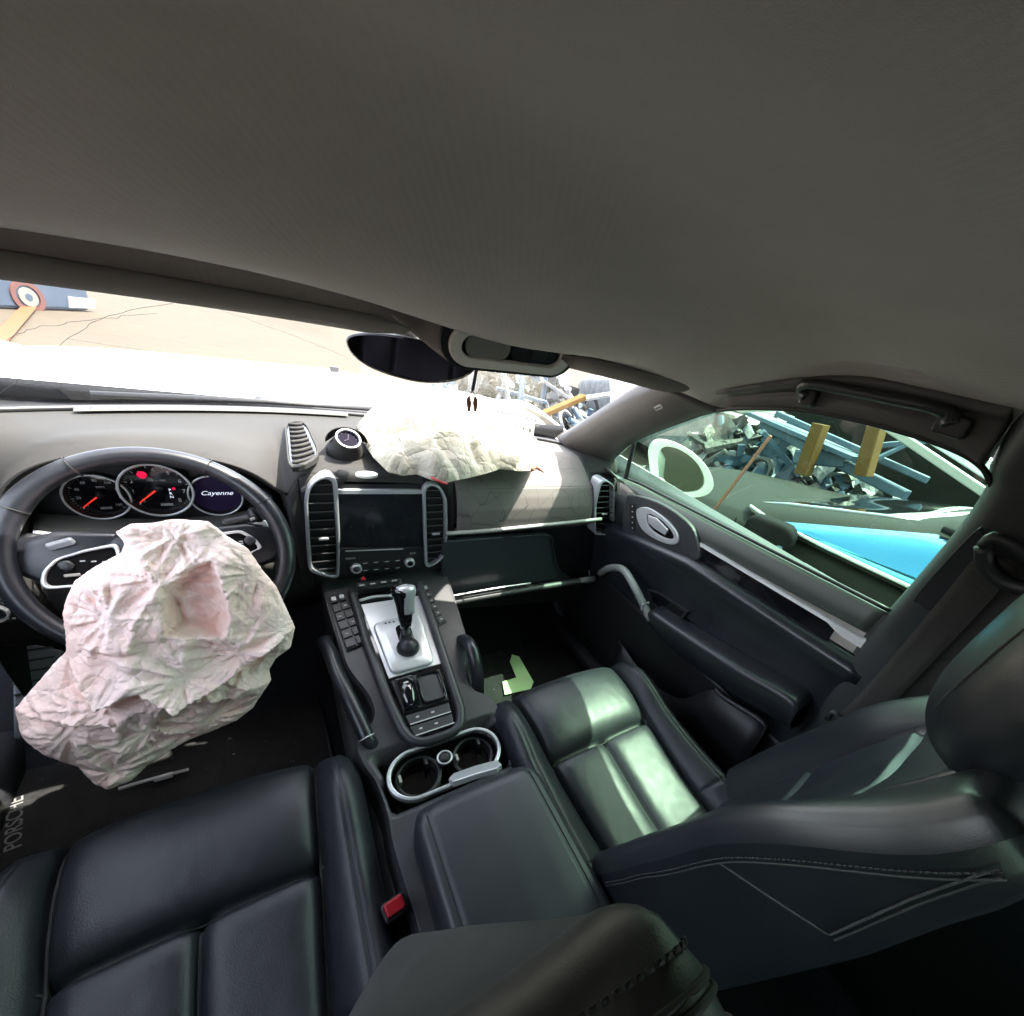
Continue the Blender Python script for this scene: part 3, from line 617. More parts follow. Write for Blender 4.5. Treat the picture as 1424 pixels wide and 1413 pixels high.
def bpillar():
    # trim from window rear edge down, right side; built in the plane x + .3z = .75
    p0, n0 = (.745, 0, 0), (1, 0, .26)
    def q(x, y): return at(x, y, p0, n0)
    edge = [q(1392, 640)+np.array([-.045, .0, .13])]+[q(*p) for p in ((1392, 640), (1384, 676), (1340, 742), (1242, 855))]+[X(*p, .702) for p in ((1205, 893), (1160, 960), (1128, 1002), (1062, 1062), (1010, 1085))]
    for s in (1, -1):
        f = (lambda P: P) if s > 0 else mir
        e = spl(f(edge), 40); rows = []
        for i, p in enumerate(e):
            d = np.array([0, -1, 0])
            low = sstep(.2, -.3, p[2])
            wdt = .30+.05*low
            rows.append(spl([p+(s*.035, .012, 0), p, p+(-s*.018, -.012, 0), p+(-s*.025, -.05, 0), p+(-s*.022, -wdt*.8, 0), p+(s*.02, -wdt, 0)], 14))
        o = loft('door_pillar', rows, bpil_m, solid=.01, off=0)
        tag(o, 'wide black pillar trim behind the passenger door carrying the seat belt' if s > 0 else 'pillar trim behind the driver door', 'pillar')
        if s > 0: P_ = o
    # panel joint line and belt slot cover, in front of the trim
    fr = Fr(q(1310, 790)+np.array([-.05, -.04, 0]), (0, -1, 0), (-.25, 0, 1))
    if fr.n[0] > 0: fr = Fr(fr.o, -fr.u, fr.v)
    pts = [fr.px(*p) for p in ((1280, 838), (1276, 826), (1352, 742), (1368, 738), (1372, 752), (1366, 780), (1340, 812), (1298, 846))]
    prism('height_adjuster_cover', fr, [tuple(a) for a in spl([(a, b, 0) for a, b in pts], 28, True)[:, :2]], .006, .01, plast, P_, bevel=.003)
    # belt
    e = thing('seat_belt', q(1395, 790), 'grey brown seat belt running down from its loop on the door pillar', 'seat belt')
    A = at(1392, 775, (.69, 0, 0), (1, 0, .3)); B = at(1310, 870, (.66, 0, 0), (1, 0, .2)); D = at(1215, 975, (.64, 0, 0), (1, 0, .1)); E_ = at(1168, 1015, (.64, 0, 0), (1, 0, .1))
    path = spl([A, B, D, E_], 20); sd_ = np.array([0, -1, .1]); sd_ = sd_/np.linalg.norm(sd_)
    rows = [[p+sd_*t*.024 for t in (-1, -.5, 0, .5, 1)] for p in path]
    rows = [[np.array(p)+np.array([.0015*math.sin(i*.7+j), 0, 0]) for j, p in enumerate(r_)] for i, r_ in enumerate(rows)]
    loft('webbing', rows, belt_m, e, solid=.0015)
    rows = [[p+sd_*t*.024+np.array([.018, -.03, 0]) for t in (-1, 0, 1)] for p in path]
    loft('webbing', rows, belt_m, e, solid=.0015)
    pa = [at(x, y, (.68, 0, 0), (1, 0, .3)) for x, y in ((1368, 760), (1372, 788), (1400, 812), (1440, 822))]
    tube('belt_loop', spl(pa, 12), .011, plast, e); 
    pa = [at(x, y, (.68, 0, 0), (1, 0, .3)) for x, y in ((1368, 760), (1385, 748), (1420, 765), (1450, 790), (1440, 822))]
    tube('belt_loop', spl(pa, 14), .009, plast, e)
    tube('belt_guide', spl([at(x, y, (.63, 0, 0), (1, 0, .1)) for x, y in ((1150, 1000), (1160, 990), (1172, 1008), (1195, 1030))], 10), .006, plast, e)
    fr = Fr(at(1163, 1022, (.64, 0, 0), (1, 0, .1)), (0, -1, .2), (0, .2, 1)); 
    if fr.n[0] > 0: fr = Fr(fr.o, -fr.u, fr.v)
    prism('latch_plate', fr, [(-.022, -.014), (.02, -.014), (.0, .016)], .004, .003, metal_m, e)
    prism('latch_slot', fr, [(-.009, -.010), (.009, -.010), (.0, .003)], .0055, .003, plast_d, e, bevel=.0003)
bpillar()

def grab_handle(s):
    e = thing('grab_handle', (s*.6, -.5, .51), 'dark grey grab handle on the roof rail above the passenger window' if s > 0 else 'grab handle above the driver window', 'grab handle')
    pl = ((.60, 0, .0), (1, 0, 0.))
    pts = [(1122, 552), (1113, 543), (1122, 534), (1160, 539), (1225, 552), (1290, 565), (1318, 576), (1322, 592)]
    P = np.array([at(x, y, (.575 if 1 < i < 6 else .59, 0, 0), (1, 0, 0)) for i, (x, y) in enumerate(pts)])
    P = P if s > 0 else mir(P)
    Q = spl(P, 34)
    t = np.linspace(0, 1, 34); r = .0085+.004*sstep(.72, .92, t)
    tube('grip', Q, r, plast, e, n=12, sx=1.0)
    for i in (0, 33):
        c = Q[i]; prism('mount', Fr(c+(s*.012, 0, 0), (0, -s, 0), (0, 0, 1)), rrect(0, 0, .045 if i else .028, .030, .008), .014, .03, plast_d, e, bevel=.004)
grab_handle(1); grab_handle(-1)

# ---------------------------------------------------------------- doors
def door(s):
    f = (lambda P: np.array(P, float)) if s > 0 else mir
    lab = 'black passenger door with green tinted window and silver trim strip' if s > 0 else 'black driver door with its window wound down'
    e = thing('car_door', (s*.74, -.3, -.5), lab, 'car door')
    # glass: fill between top edge and belt
    top = spl(WIN[:10], 36); rear = spl(WIN[9:], 12)
    full = spl(np.vstack([WIN[:9], WIN[9:12]]), 40)
    bl_ = lin([BELT[0], BELT[1], BELT[2], BELT[3], BELT[4]], 40)
    rt_ = spl(WIN[9:], 10)
    # parametrize: u along, pair top (incl. rear corner) with belt
    tp = lin(np.vstack([spl(WIN[:11], 60)]), 40); bt = lin(np.vstack([bl_, rt_[::-1][1:6]]), 40)
    rows = [tp[i]*(1-t)+bt[i]*t for i in range(40) for t in (0, 1)]
    G = np.array([[tp[i]+(.012, 0, .01), (tp[i]*.66+bt[i]*.34)+np.array([.0, 0, 0]), (tp[i]*.33+bt[i]*.67), bt[i]+(.004, 0, -.02)] for i in range(40)])
    if s > 0: loft('window_glass', f(G), glass_g, e)      # the driver window is wound down
    # black divider of the quarter light
    a = sg(884, 611)+np.array([-.004, 0, 0]); b = sg(871, 668)+np.array([-.004, 0, 0])
    fr = Fr(a, f([(0, -1, 0)])[0], (0, 0, 1))
    tube('quarter_light_bar', f(spl([a+(0, 0, .01), (a+b)/2, b+(0, 0, -.01)], 6)), .0075, plast_d, e, n=8)
    # rubber seal along the window
    tube('window_seal', f(spl(WIN[:11], 60)+np.array([-.004, 0, -.004])), .005, plast_d, e, n=6)
    tube('belt_seal', f(bl_+np.array([-.006, 0, .002])), .004, plast_d, e, n=6)
    # upper sill, trim line, lower panels as one smooth skin with real section
    ch0 = [X(x, y, .70) for x, y in ((846, 650), (905, 705), (975, 754), (1090, 818), (1205, 880))]
    ch0 = spl(ch0, 40); beltp = lin(BELT, 40)
    rows = []
    for i in range(40):
        a, b = beltp[i], ch0[i]
        b = np.array([.697, b[1], b[2]])
        rows.append(spl([a+(-.004, 0, -.004), a*.7+b*.3+np.array([-.010, 0, .010]), a*.3+b*.7+np.array([-.010, 0, .006]), b], 12))
    loft('door_sill_top', f(rows), sill_m, e, solid=.004)
    # silver strip + gloss strip
    yy = np.linspace(-.30, -.785, 26)
    zt = lambda y: float(np.interp(y, [-.80, -.30], [.128, .100]))
    rows = []; rows2 = []
    for y in yy:
        wd_ = .009+.011*sstep(-.69, -.72, y); z = zt(y)
        rows.append([(.697, y, z), (.690, y, z-.002), (.689, y, z-wd_), (.696, y, z-wd_-.002)])
        rows2.append([(.697, y, z-wd_-.002), (.694, y, z-wd_-.004), (.692, y, z-.046), (.697, y, z-.05)])
    loft('silver_strip', f(rows), strip_m, e, solid=.002, smooth=False); loft('gloss_strip', f(rows2[:22]), gloss, e, solid=.002, smooth=False)
    # main padded panel
    Ys = np.linspace(.24, -.80, 40); rows = []
    for y in Ys:
        z0 = float(np.interp(y, [-.80, -.30, .05, .12, .24], [.080, .052, -.02, -.03, -.03]))
        zc = zt(y)-.05
        P_ = [(.700, y, z0+.004), (.676, y, z0-.012), (.672, y, z0-.035), (.690, y, z0-.10), (.700, y, -.20), (.700, y, -.235)]
        rows.append(spl(P_, 20))
    loft('padded_panel', f(rows), leather, e, solid=.004)
    w_ = 0 if s > 0 else .11
    rows = [spl([(.704, y, -.23), (.700+w_*.5, y, -.30), (.695+w_, y, -.42), (.690+w_, y, -.52), (.705+w_, y, -.60)], 12) for y in Ys]
    loft('lower_panel', f(rows), plast_d, e, solid=.004)
    # filler between front sill part and the pad
    rows = []
    for y in np.linspace(.24, -.30, 20):
        zz = zt(y) if y < -.3 else float(np.interp(y, [-.3, .0, .12, .24], [.10, .085, .075, .06]))
        z0 = float(np.interp(y, [-.80, -.30, .05, .12, .24], [.080, .052, -.02, -.03, -.03]))
        rows.append([(.699, y, zz), (.699, y, (zz+z0)/2), (.699, y, z0)])
    loft('inner_skin', f(rows), dash_d, e, solid=.003)
    # armrest: front pull handle rising and a long rest
    def q(x, y, v=.64): return X(x, y, v)
    ar = [q(905, 848), q(950, 878), q(1030, 928), q(1100, 968), q(1118, 984, .66)]
    A = spl(ar, 24); rows = []
    for i, p in enumerate(A):
        t = i/23; hh = .075+.03*math.sin(t*math.pi)
        rows.append(spl([(.700, p[1], p[2]+.006), (.672, p[1], p[2]+.004), (.645, p[1], p[2]), (.632, p[1], p[2]-.012), (.640, p[1], p[2]-hh*.6), (.665, p[1], p[2]-hh), (.700, p[1], p[2]-hh-.01)], 16))
    loft('armrest', f(rows), lea_arm, e, caps=False, solid=.004, off=-1)
    hp = [X(835, 797, .69), X(848, 790, .66), X(866, 792, .635), X(880, 812, .625), X(892, 835, .632), X(905, 862, .645)]
    tube('pull_handle', f(spl(hp, 26)), .0125, pull_m, e, n=12)
    prism('silver_ferrule', Fr(f([X(897, 843, .635)])[0], (0, -1, 0), (-.1, 0, 1)), rrect(0, 0, .006, .026, .003), .014, .028, metal_m, e, bevel=.001)
    fr = Fr((s*.697, -.28, -.165), (0, -s, 0), (0, 0, 1))
    if s > 0:
        fr = Fr((.690, -.28, -.165), (0, -1, 0), (0, 0, 1))
        pts = [fr.px(*p) for p in ((905, 822), (918, 826), (955, 850), (948, 858), (925, 852), (910, 838))]
        prism('switch_recess', fr, pts, .004, .006, gloss, e)
        ring('switch_surround', fr, [fr.px(*p) for p in ((902, 819), (918, 823), (960, 850), (950, 861), (923, 856), (906, 840))], pts, .007, .01, plast, e)
    # pocket lip
    lp = [X(x, y, .655) for x, y in ((995, 958), (1010, 972), (1055, 1000), (1065, 1012))]
    tube('pocket_lip', f(spl(lp, 16)), .007, plast, e, n=8)
    pk = [X(x, y, .665) for x, y in ((905, 930), (940, 975), (965, 975), (995, 958))]
    rows = []
    for p in spl([X(x, y, .66) for x, y in ((860, 890), (900, 945), (945, 972), (995, 960), (1065, 1014))], 20):
        rows.append([p, p+(.0, 0, -.10), (.66, p[1], -.56)])
    if s > 0: loft('pocket_front', f(rows), plast_d, e, solid=.004)
    # door latch pod
    if s > 0:
        fr = Fr((.690, 0, .0), (0, -1, 0), (0, 0, 1))
        pod = [fr.px(*p) for p in ((872, 694), (880, 688), (912, 696), (945, 715), (968, 740), (973, 778), (940, 768), (900, 752), (869, 742))]
        pod = [tuple(x) for x in spl([(a, b, 0) for a, b in pod], 50, True)[:, :2]]
        k = prism('handle_pod', fr, pod, .006, .016, console_m, e, bevel=.004)
        o_ = [fr.px(*p) for p in ((889, 709), (905, 706), (930, 722), (946, 742), (944, 756), (925, 754), (903, 742), (892, 728))]
        i_ = [fr.px(*p) for p in ((904, 716), (912, 716), (928, 727), (940, 743), (938, 749), (926, 747), (911, 738), (904, 727))]
        O = [tuple(x) for x in spl([(a, b, 0) for a, b in o_], 40, True)[:, :2]]; I = [tuple(x) for x in spl([(a, b, 0) for a, b in i_], 40, True)[:, :2]]
        ring('handle_bezel', fr, O, I, .012, .008, metal_m, k, bevel=.002)
        prism('handle_cup', fr, I, .0065, .004, gloss, k, bevel=.0003)
        lv = [fr.px(*p) for p in ((906, 716), (918, 720), (934, 736), (930, 744), (914, 734), (906, 726))]
        prism('handle_lever', fr, lv, .016, .007, metal_m, k, bevel=.002)
        bp_ = [fr.px(*p) for p in ((878, 700), (886, 701), (886, 738), (878, 736))]
        prism('button_strip', fr, bp_, .0075, .003, plast_d, k, bevel=.0005)
        for i in range(5):
            a = fr.px(882, 704+i*7.5)
            prism('button_mark', fr, rrect(a[0], a[1], .006, .004, .001, 1), .0082, .001, mark, k, bevel=0)
    # outer skin
    rows = [[(.80, y, .155-.02*0), (.90, y, .05), (.93, y, -.15), (.92, y, -.45), (.86, y, -.62)] for y in np.linspace(.28, -.82, 12)]
    loft('outer_skin', f(rows), white_p, e, solid=.003)
    rows = [[p+(0.006, 0, -.006), (.80, p[1], .155)] for p in beltp]
    loft('outer_belt', f(rows), plast_d, e, solid=.003)
sill_m = mat('pale_sill_top', (.050, .056, .052), .45, bump=('vor', 700, .15, .0003), noise=(8, .5, (.066, .072, .067)))  # paler and slightly greener than the door panels below
dash_d = mat('soft_dark_dash', (.024, .026, .028), .48, bump=('vor', 700, .15, .0003), noise=(8, .5, (.032, .034, .036)))
lea_arm = mat('door_armrest_leather', (.014, .016, .020), .33, bump=LEA, noise=(20, .5, (.019, .021, .025)))
pull_m = mat('pull_handle_plastic', (.20, .21, .20), .35, noise=(20, .5, (.26, .27, .26)))
door(1); door(-1)

mshell = mat('off_white_mirror_shell', (.34, .34, .32), .4, noise=(8, .5, (.30, .30, .28)))
wing_g = mat('wing_mirror_glass', (.16, .19, .17), .02, metal=1)
def outer_mirror(s):
    e = thing('wing_mirror', (s*1.0, .12, .05), 'white wing mirror with oval glass outside the green side window' if s > 0 else 'white wing mirror on the driver side', 'mirror')
    c = X(943, 653, .98); u = np.array([1, -.43, .0]); fr = Fr(c, u, (0, .05, 1))
    out = [fr.px(*p) for p in ((905, 650), (904, 625), (915, 612), (938, 615), (965, 630), (985, 652), (992, 675), (982, 688), (958, 692), (930, 687), (910, 672))]
    O = spl([(a, b, 0) for a, b in out], 40, True)[:, :2]
    m = O.mean(0); sh = [tuple(x) for x in O]
    if s < 0: fr = Fr(mir([c])[0], (u[0], .43, 0), (0, .05, 1)); sh = [(-a, b) for a, b in sh]
    m = np.mean(sh, 0)
    inn = [tuple(m+(np.array(x)-m)*np.array([.74, .80])) for x in sh]
    rows = []
    for t in (0, .3, .6, .85, 1):
        sc = math.sqrt(max(0, 1-t**2))*.98+.02
        rows.append([fr.p(*(m+(np.array(x)-m)*sc), -.01-.09*t) for x in sh])
    loft('mirror_shell', rows, mshell, e, cv=True, caps=True)
    ring('mirror_frame', fr, sh, inn, .006, .02, mshell, e, bevel=.004)
    prism('mirror_glass', fr, inn, -.004, .003, wing_g, e, bevel=.0003)
    prism('mirror_foot', Fr((s*.87, .16, .08), (0, 1, 0), (0, 0, 1)), rrect(0, 0, .09, .07, .02), .07, .15, white_p, e, bevel=.012, smooth=True)
outer_mirror(1); outer_mirror(-1)

# ---------------------------------------------------------------- floor, rear of the cabin
def floor():
    G = []
    for y in np.linspace(.75, -2.5, 50):
        row = []
        for x in np.linspace(-.92, .92, 50):
            z = -.66
            if y > .15: z += .55*sstep(.15, .7, y)**1.2
            z += .05*sstep(.86, .92, abs(x))
            row.append((x, y, z+.004*mnoise.noise(Vector((x*9, y*9, 0)))))
        G.append(row)
    o = loft('carpet_floor', G, carpet, solid=.01); tag(o, 'black carpeted car floor', kind='structure')
    fw = [[(x, y, z) for x in np.linspace(-.74, .74, 8)] for y, z in ((.74, -.12), (.62, .10), (.56, .15))]
    o = loft('bulkhead', fw, carpet, solid=.02); tag(o, 'dark bulkhead under the dash', kind='structure')
    for s in (1, -1):
        o_ = .0 if s > 0 else .12
        rows = [[(s*.90, y, -.60), (s*(.74+o_), y, -.60), (s*(.70+o_), y, -.58), (s*(.66+o_), y, -.58), (s*(.655+o_), y, -.65)] for y in np.linspace(.3, -.78, 14)]
        o = loft('door_sill', rows, plast, solid=.004); tag(o, 'black plastic sill panel beside the passenger seat' if s > 0 else 'black plastic sill panel beside the driver seat', kind='structure')
        rows = [[(s*.72, y, z) for z in np.linspace(-.6, .05, 6)] for y in (.24, .45, .74)]
        o = loft('kick_panel', rows, plast_d, solid=.01); tag(o, 'dark kick panel ahead of the passenger door' if s > 0 else 'dark kick panel ahead of the driver door', kind='structure')
        # rear door side, with window
        e = thing('rear_door', (s*.72, -1.4, -.5), 'black rear door behind the passenger seat' if s > 0 else 'black rear door behind the driver seat', 'car door')
        rows = [[(s*.72, y, -.70), (s*.70, y, -.5), (s*.70, y, -.2), (s*.68, y, .05), (s*.715, y, .17)] for y in np.linspace(-.95, -1.85, 8)]
        loft('door_panel', rows, plast_d, e, solid=.02)
        rows = [[(s*.72, y, .17), (s*.67, y, .33), (s*.625, y, .49)] for y in np.linspace(-1.12, -1.85, 8)]
        loft('window_glass', rows, glass_g, e)
        rows = [[(s*.63, y, .48), (s*.62, y, .52), (s*.60, y, roofz_(.6, y)), (s*.66, y, .60)] for y in np.linspace(-.80, -2.4, 8)]
        o = loft('cant_rail', rows, trim_m, solid=.01); tag(o, 'grey roof rail trim over the rear seats', kind='structure')
        rows = [[(s*.72, y, -.6), (s*.71, y, 0), (s*.70, y, .2), (s*.62, y, .5)] for y in (-1.86, -2.1, -2.5)]
        o = loft('rear_pillar', rows, trim_m, solid=.02); tag(o, 'wide pillar trim beside the boot', 'pillar')
    rows = [[(x, -2.48, z) for x in np.linspace(-.7, .7, 6)] for z in (-.6, -.2, .15)]
    o = loft('tailgate_panel', rows, trim_m, solid=.02); tag(o, kind='structure')
    # rear bench
    e = thing('rear_bench', (0, -1.6, -.4), 'black leather rear bench seat', 'bench seat')
    box('bench_cushion', (-.6, -1.95, -.40), (.6, -1.42, -.24), leather, e, bevel=.05, smooth=True, seg=4)
    fr = Fr((0, -1.9, -.25), (1, 0, 0), (0, -.3, 1))
    prism('bench_backrest', fr, rrect(0, .30, 1.2, .62, .06), .07, .16, leather, e, bevel=.04, seg=4, smooth=True)
    # sill scuff light lines ahead of the passenger seat
    for (a, b) in (((805, 885), (828, 905)), ((805, 905), (830, 932))):
        pass
floor()
# ================================================================== DASHBOARD
def hood_arch(x):      # binnacle hood height and how far the cavity opens
    t = (x+.385)/.195
    return float(np.sqrt(max(0, 1-min(1, abs(t))**2.6)))
def dashboard():
    e = thing('dashboard', (0, .25, -.2), 'dusty grey dashboard sunlit below the windscreen with fine cracks on the passenger side', 'dashboard')
    def prof(x):
        yb = baseY(x); h = hood_arch(x)
        drv = sstep(-.15, -.22, x); pas = sstep(.13, .20, x); ctr = 1-drv-pas
        # brow position
        yf = .135*drv+.105*pas+.135*ctr+.05*sstep(.60, .635, x); zf = (.035+.125*h)*drv+.100*pas+.125*ctr
        hump = .018*h*drv
        top = [(yb+.045, .150), (yb, .160), (yb-.05, .160), ((yb-.05)*.6+yf*.4, .156+.3*hump-.012*(1-h)*drv), ((yb-.05)*.25+yf*.75, .5*(.152+zf)*.5+.5*(zf+.016)+hump*.5), (yf+.022, zf+.008), (yf, zf-.004)]
        # face
        if h > .02 and x < -.16:
            d = .14*min(1, h*2.5)
            face = [(yf+.006, zf-.016), (yf+.03, zf-.020), (yf+d, zf-.024), (yf+d, min(zf-.03, -.03)), (yf+d*.9, min(zf-.035, -.055)), (yf+.0+.02, -.075), (yf-.01, -.09), (yf+.0, -.16), (yf+.06, -.26), (yf+.16, -.34)]
        elif x > .166:
            face = [(yf-.014, zf-.03), (yf-.024, zf-.06), (yf-.026, zf-.09), (yf-.025, -.015), (yf-.022, -.026), (yf+.0, -.03), (yf+.012, -.035), (yf+.02, -.05), (yf+.03, -.06), (yf+.05, -.07)]
        else:
            face = [(yf-.008, zf-.03), (yf-.01, zf-.05), (yf-.01, zf-.07), (yf-.008, -.03), (yf-.006, -.055), (yf-.005, -.075), (yf-.01, -.09), (yf+.0, -.16), (yf+.06, -.26), (yf+.16, -.34)]
        return top, face
    def patch(name, xa, xb, n, m, which, label=None):
        rows = []
        for x in np.linspace(xa, xb, n):
            t, f = prof(x)
            if which == 'top': P = spl([(x, y, z) for y, z in t], 26)
            elif which == 'face': P = lin([(x, y, z) for y, z in [t[-1]]+f], 40)
            rows.append(P)
        o = loft(name, rows, m, e, solid=.004, off=-1)
        if label: o['label'] = label
        return o
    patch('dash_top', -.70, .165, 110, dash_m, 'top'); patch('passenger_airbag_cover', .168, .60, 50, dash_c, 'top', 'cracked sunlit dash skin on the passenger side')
    patch('dash_end', .603, .735, 14, dash_m, 'top')
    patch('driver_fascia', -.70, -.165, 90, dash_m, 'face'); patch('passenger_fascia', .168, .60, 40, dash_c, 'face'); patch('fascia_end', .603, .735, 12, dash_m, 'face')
    patch('centre_fascia', -.163, .165, 20, dash_m, 'face')
    # demister slot along the glass
    xs = np.linspace(-.50, -.02, 40)
    loft('demister_strip', [[(x, baseY(x)-.010-a, .166+b) for x in xs] for a, b in ((0, 0), (.002, .003), (.022, .003), (.024, 0))], tagm2, e, smooth=False, solid=.001)
    for i in range(13):
        x = -.48+i*.037; yb = baseY(x)-.010
        box('demister_gap', (x-.0012, yb-.020, .166), (x+.0012, yb-.004, .1705), plast_d, e, bevel=0)
    # speaker grille, left of the clock
    fr = Fr((-.135, .335, .163), (1, 0, 0), (0, 1, .08))
    g = [fr.px(*p) for p in ((401, 594), (422, 592), (434, 612), (440, 636), (408, 650), (401, 622))]
    G = [tuple(x) for x in spl([(a, b, 0) for a, b in g], 24, True)[:, :2]]
    k = prism('speaker_grille', fr, G, .004, .006, gloss, e, bevel=.001)
    gm = np.array(G); bl = np.array([fr.px(*p) for p in ((400, 590), (420, 590), (442, 640), (406, 652))])
    for i in range(9):
        t = (i+.5)/9
        a = bl[0]*(1-t)+bl[3]*t; b = bl[1]*(1-t)+bl[2]*t; c = (a+b)/2+np.array([0, -.006])
        q = spl([fr.p(*(a+(b-a)*.06), .006), fr.p(*c, .007), fr.p(*(b-(b-a)*.06), .006)], 7)
        tube('slat', q, .0034, dash_m, k, n=6)
    ring('grille_rim', fr, [tuple(gm.mean(0)+(x-gm.mean(0))*1.12) for x in gm], G, .008, .012, dash_m, k, bevel=.002)
    # clock pod
    c = Z(484, 612, .185); frc = Fr(c, (1, .12, 0), (-.1, .72, .62))
    k = lathe('clock', frc, 0, 0, [(.001, -.002), (.021, -.002), (.022, .006), (.026, .006), (.0265, -.01), (.034, -.035), (.040, -.055)], dash_m, e, n=36)
    ring('clock_bezel', frc, circ(0, 0, .0255, 36), circ(0, 0, .0215, 36), .008, .006, vent_silver, k)
    prism('clock_face', frc, circ(0, 0, .0217, 36), .001, .002, clock_m, k, bevel=0)
    for i in range(12):
        a = R(30*i); prism('hour_mark', frc, [(.0175*math.cos(a)+dx, .0175*math.sin(a)+dy) for dx, dy in ((-.0009, -.0009), (.0009, -.0009), (.0009, .0009), (-.0009, .0009))], .0018, .0006, clock_h, k, bevel=0)
    for a, L in ((75, .014), (200, .010)):
        a = R(a); s_, c_ = math.sin(a)*.0008, math.cos(a)*.0008
        prism('clock_hand', frc, [(-s_, c_), (s_, -c_), (L*math.cos(a)+s_, L*math.sin(a)-c_), (L*math.cos(a)-s_, L*math.sin(a)+c_)], .0026, .0005, clock_h, k, bevel=0)
    # fairing of the pod running back
    rows = []
    for t in np.linspace(0, 1, 14):
        cc = c+np.array([.0, .02+.10*t, -.012-.012*t]); r = .038*(1-t*.75)
        rows.append([cc+np.array([r*1.1*math.cos(a), 0, r*.9*math.sin(a)]) for a in np.linspace(0, math.pi, 16)])
    loft('clock_fairing', rows, dash_m, e, solid=.002)
    # sensor disc
    c = Z(510, 661, .140); frs = Fr(c, (1, 0, 0), (0, 1, .1))
    k = prism('sensor_disc', frs, circ(0, 0, .022, 28, .013), .004, .006, cardm, e, bevel=.001); prism('sensor_lens', frs, circ(0, .0, .007, 14, .003), .0048, .002, tagm, k, bevel=0)
    # centre hump side line
    box('screen_hood', (-.094, .122, .088), (.094, .185, .130), dash_m, e, bevel=.014, smooth=True, seg=4)
    # trim strip along the passenger side
    ps = [Y(x, y, .075) for x, y in ((620, 742), (680, 738), (750, 731), (836, 722))]
    q = spl(ps, 30); z0 = q[:, 2]
    tube('trim_strip', q, .006, pull_m, e, n=10)
    # open glovebox: recess, lid, lower lip
    fr = Fr((0, .105, 0), (1, 0, 0), (0, 0, 1))
    pts = [fr.px(*p) for p in ((616, 752), (700, 746), (762, 742), (768, 762), (776, 790), (795, 806), (740, 812), (622, 838), (614, 800))]
    k = prism('glovebox_lid', fr, pts, .0, .02, lidm, e, bevel=.006)
    rim = spl([fr.p(*fr.px(*p), .004) for p in ((700, 747), (762, 744), (768, 762), (777, 790), (795, 806))], 20); tube('lid_edge', rim, .003, plast, k, n=6)
    fr2 = Fr((0, .15, 0), (1, 0, 0), (0, 0, 1))
    prism('glovebox_recess', fr2, [fr2.px(*p) for p in ((600, 735), (860, 715), (850, 830), (600, 850))], 0, .02, plast_d, e)
    lp = [Y(x, y, .085) for x, y in ((622, 838), (690, 826), (760, 815), (812, 807))]
    tube('glovebox_lip', spl(lp, 24), .011, dash_d, e, n=10, sx=1.3)
    lp = [Y(x, y, .078) for x, y in ((622, 830), (690, 818), (738, 811))]
    tube('metal_edge', spl(lp, 14), .003, metal_m, e, n=8)
    a, b = Y(806, 808, .083), Y(826, 805, .083)
    tube('lip_end', [a, b], .012, pull_m, e, n=10); tube('lip_pin', [Y(820, 804, .083), Y(819, 793, .083)], .0012, metal_m, e, n=5)
    # knee side of the dash below the glovebox
    rows = [[(x, y, z) for x in np.linspace(.15, .72, 10)] for y, z in ((.16, -.03), (.17, -.16), (.22, -.27), (.40, -.33), (.60, -.30))]
    loft('lower_dash', rows, plast_d, e, solid=.006)
    # right end vent
    vent_frame(e, [(831, 668), (838, 664), (851, 672), (852, 735), (846, 742), (824, 742), (824, 700)], Fr((0, .09, 0), (1, 0, 0), (0, 0, 1)), 9, .72, 'side')
    # driver side little things: light switch, trim
    fr = Fr((0, .10, 0), (1, 0, 0), (0, 0, 1))
    a = fr.px(10, 845); k = prism('light_switch_panel', fr, rrect(a[0]-.01, a[1], .07, .05, .01), .012, .02, plast_d, e, bevel=.003)
    ring('switch_ring', fr, circ(a[0]-.012, a[1], .018, 24), circ(a[0]-.012, a[1], .015, 24), .02, .01, metal_m, k)
    for i in range(3): prism('switch_mark', fr, rrect(a[0]-.002+i*.007, a[1]-.016, .004, .003, .0005, 1), .0128, .0008, mark, k, bevel=0)
lidm = mat('glovebox_lid_plastic', (.020, .026, .030), .40, noise=(8, .5, (.026, .032, .036)), bump=('vor', 900, .2, .0004))
tagm2 = mat('pale_demister_strip', (.055, .054, .050), .6)
slat_l = mat('vent_slat', (.045, .045, .048), .4)
vent_silver = mat('vent_frame_silver', (.30, .31, .33), .35, metal=.3, noise=(20, .5, (.36, .37, .40)))
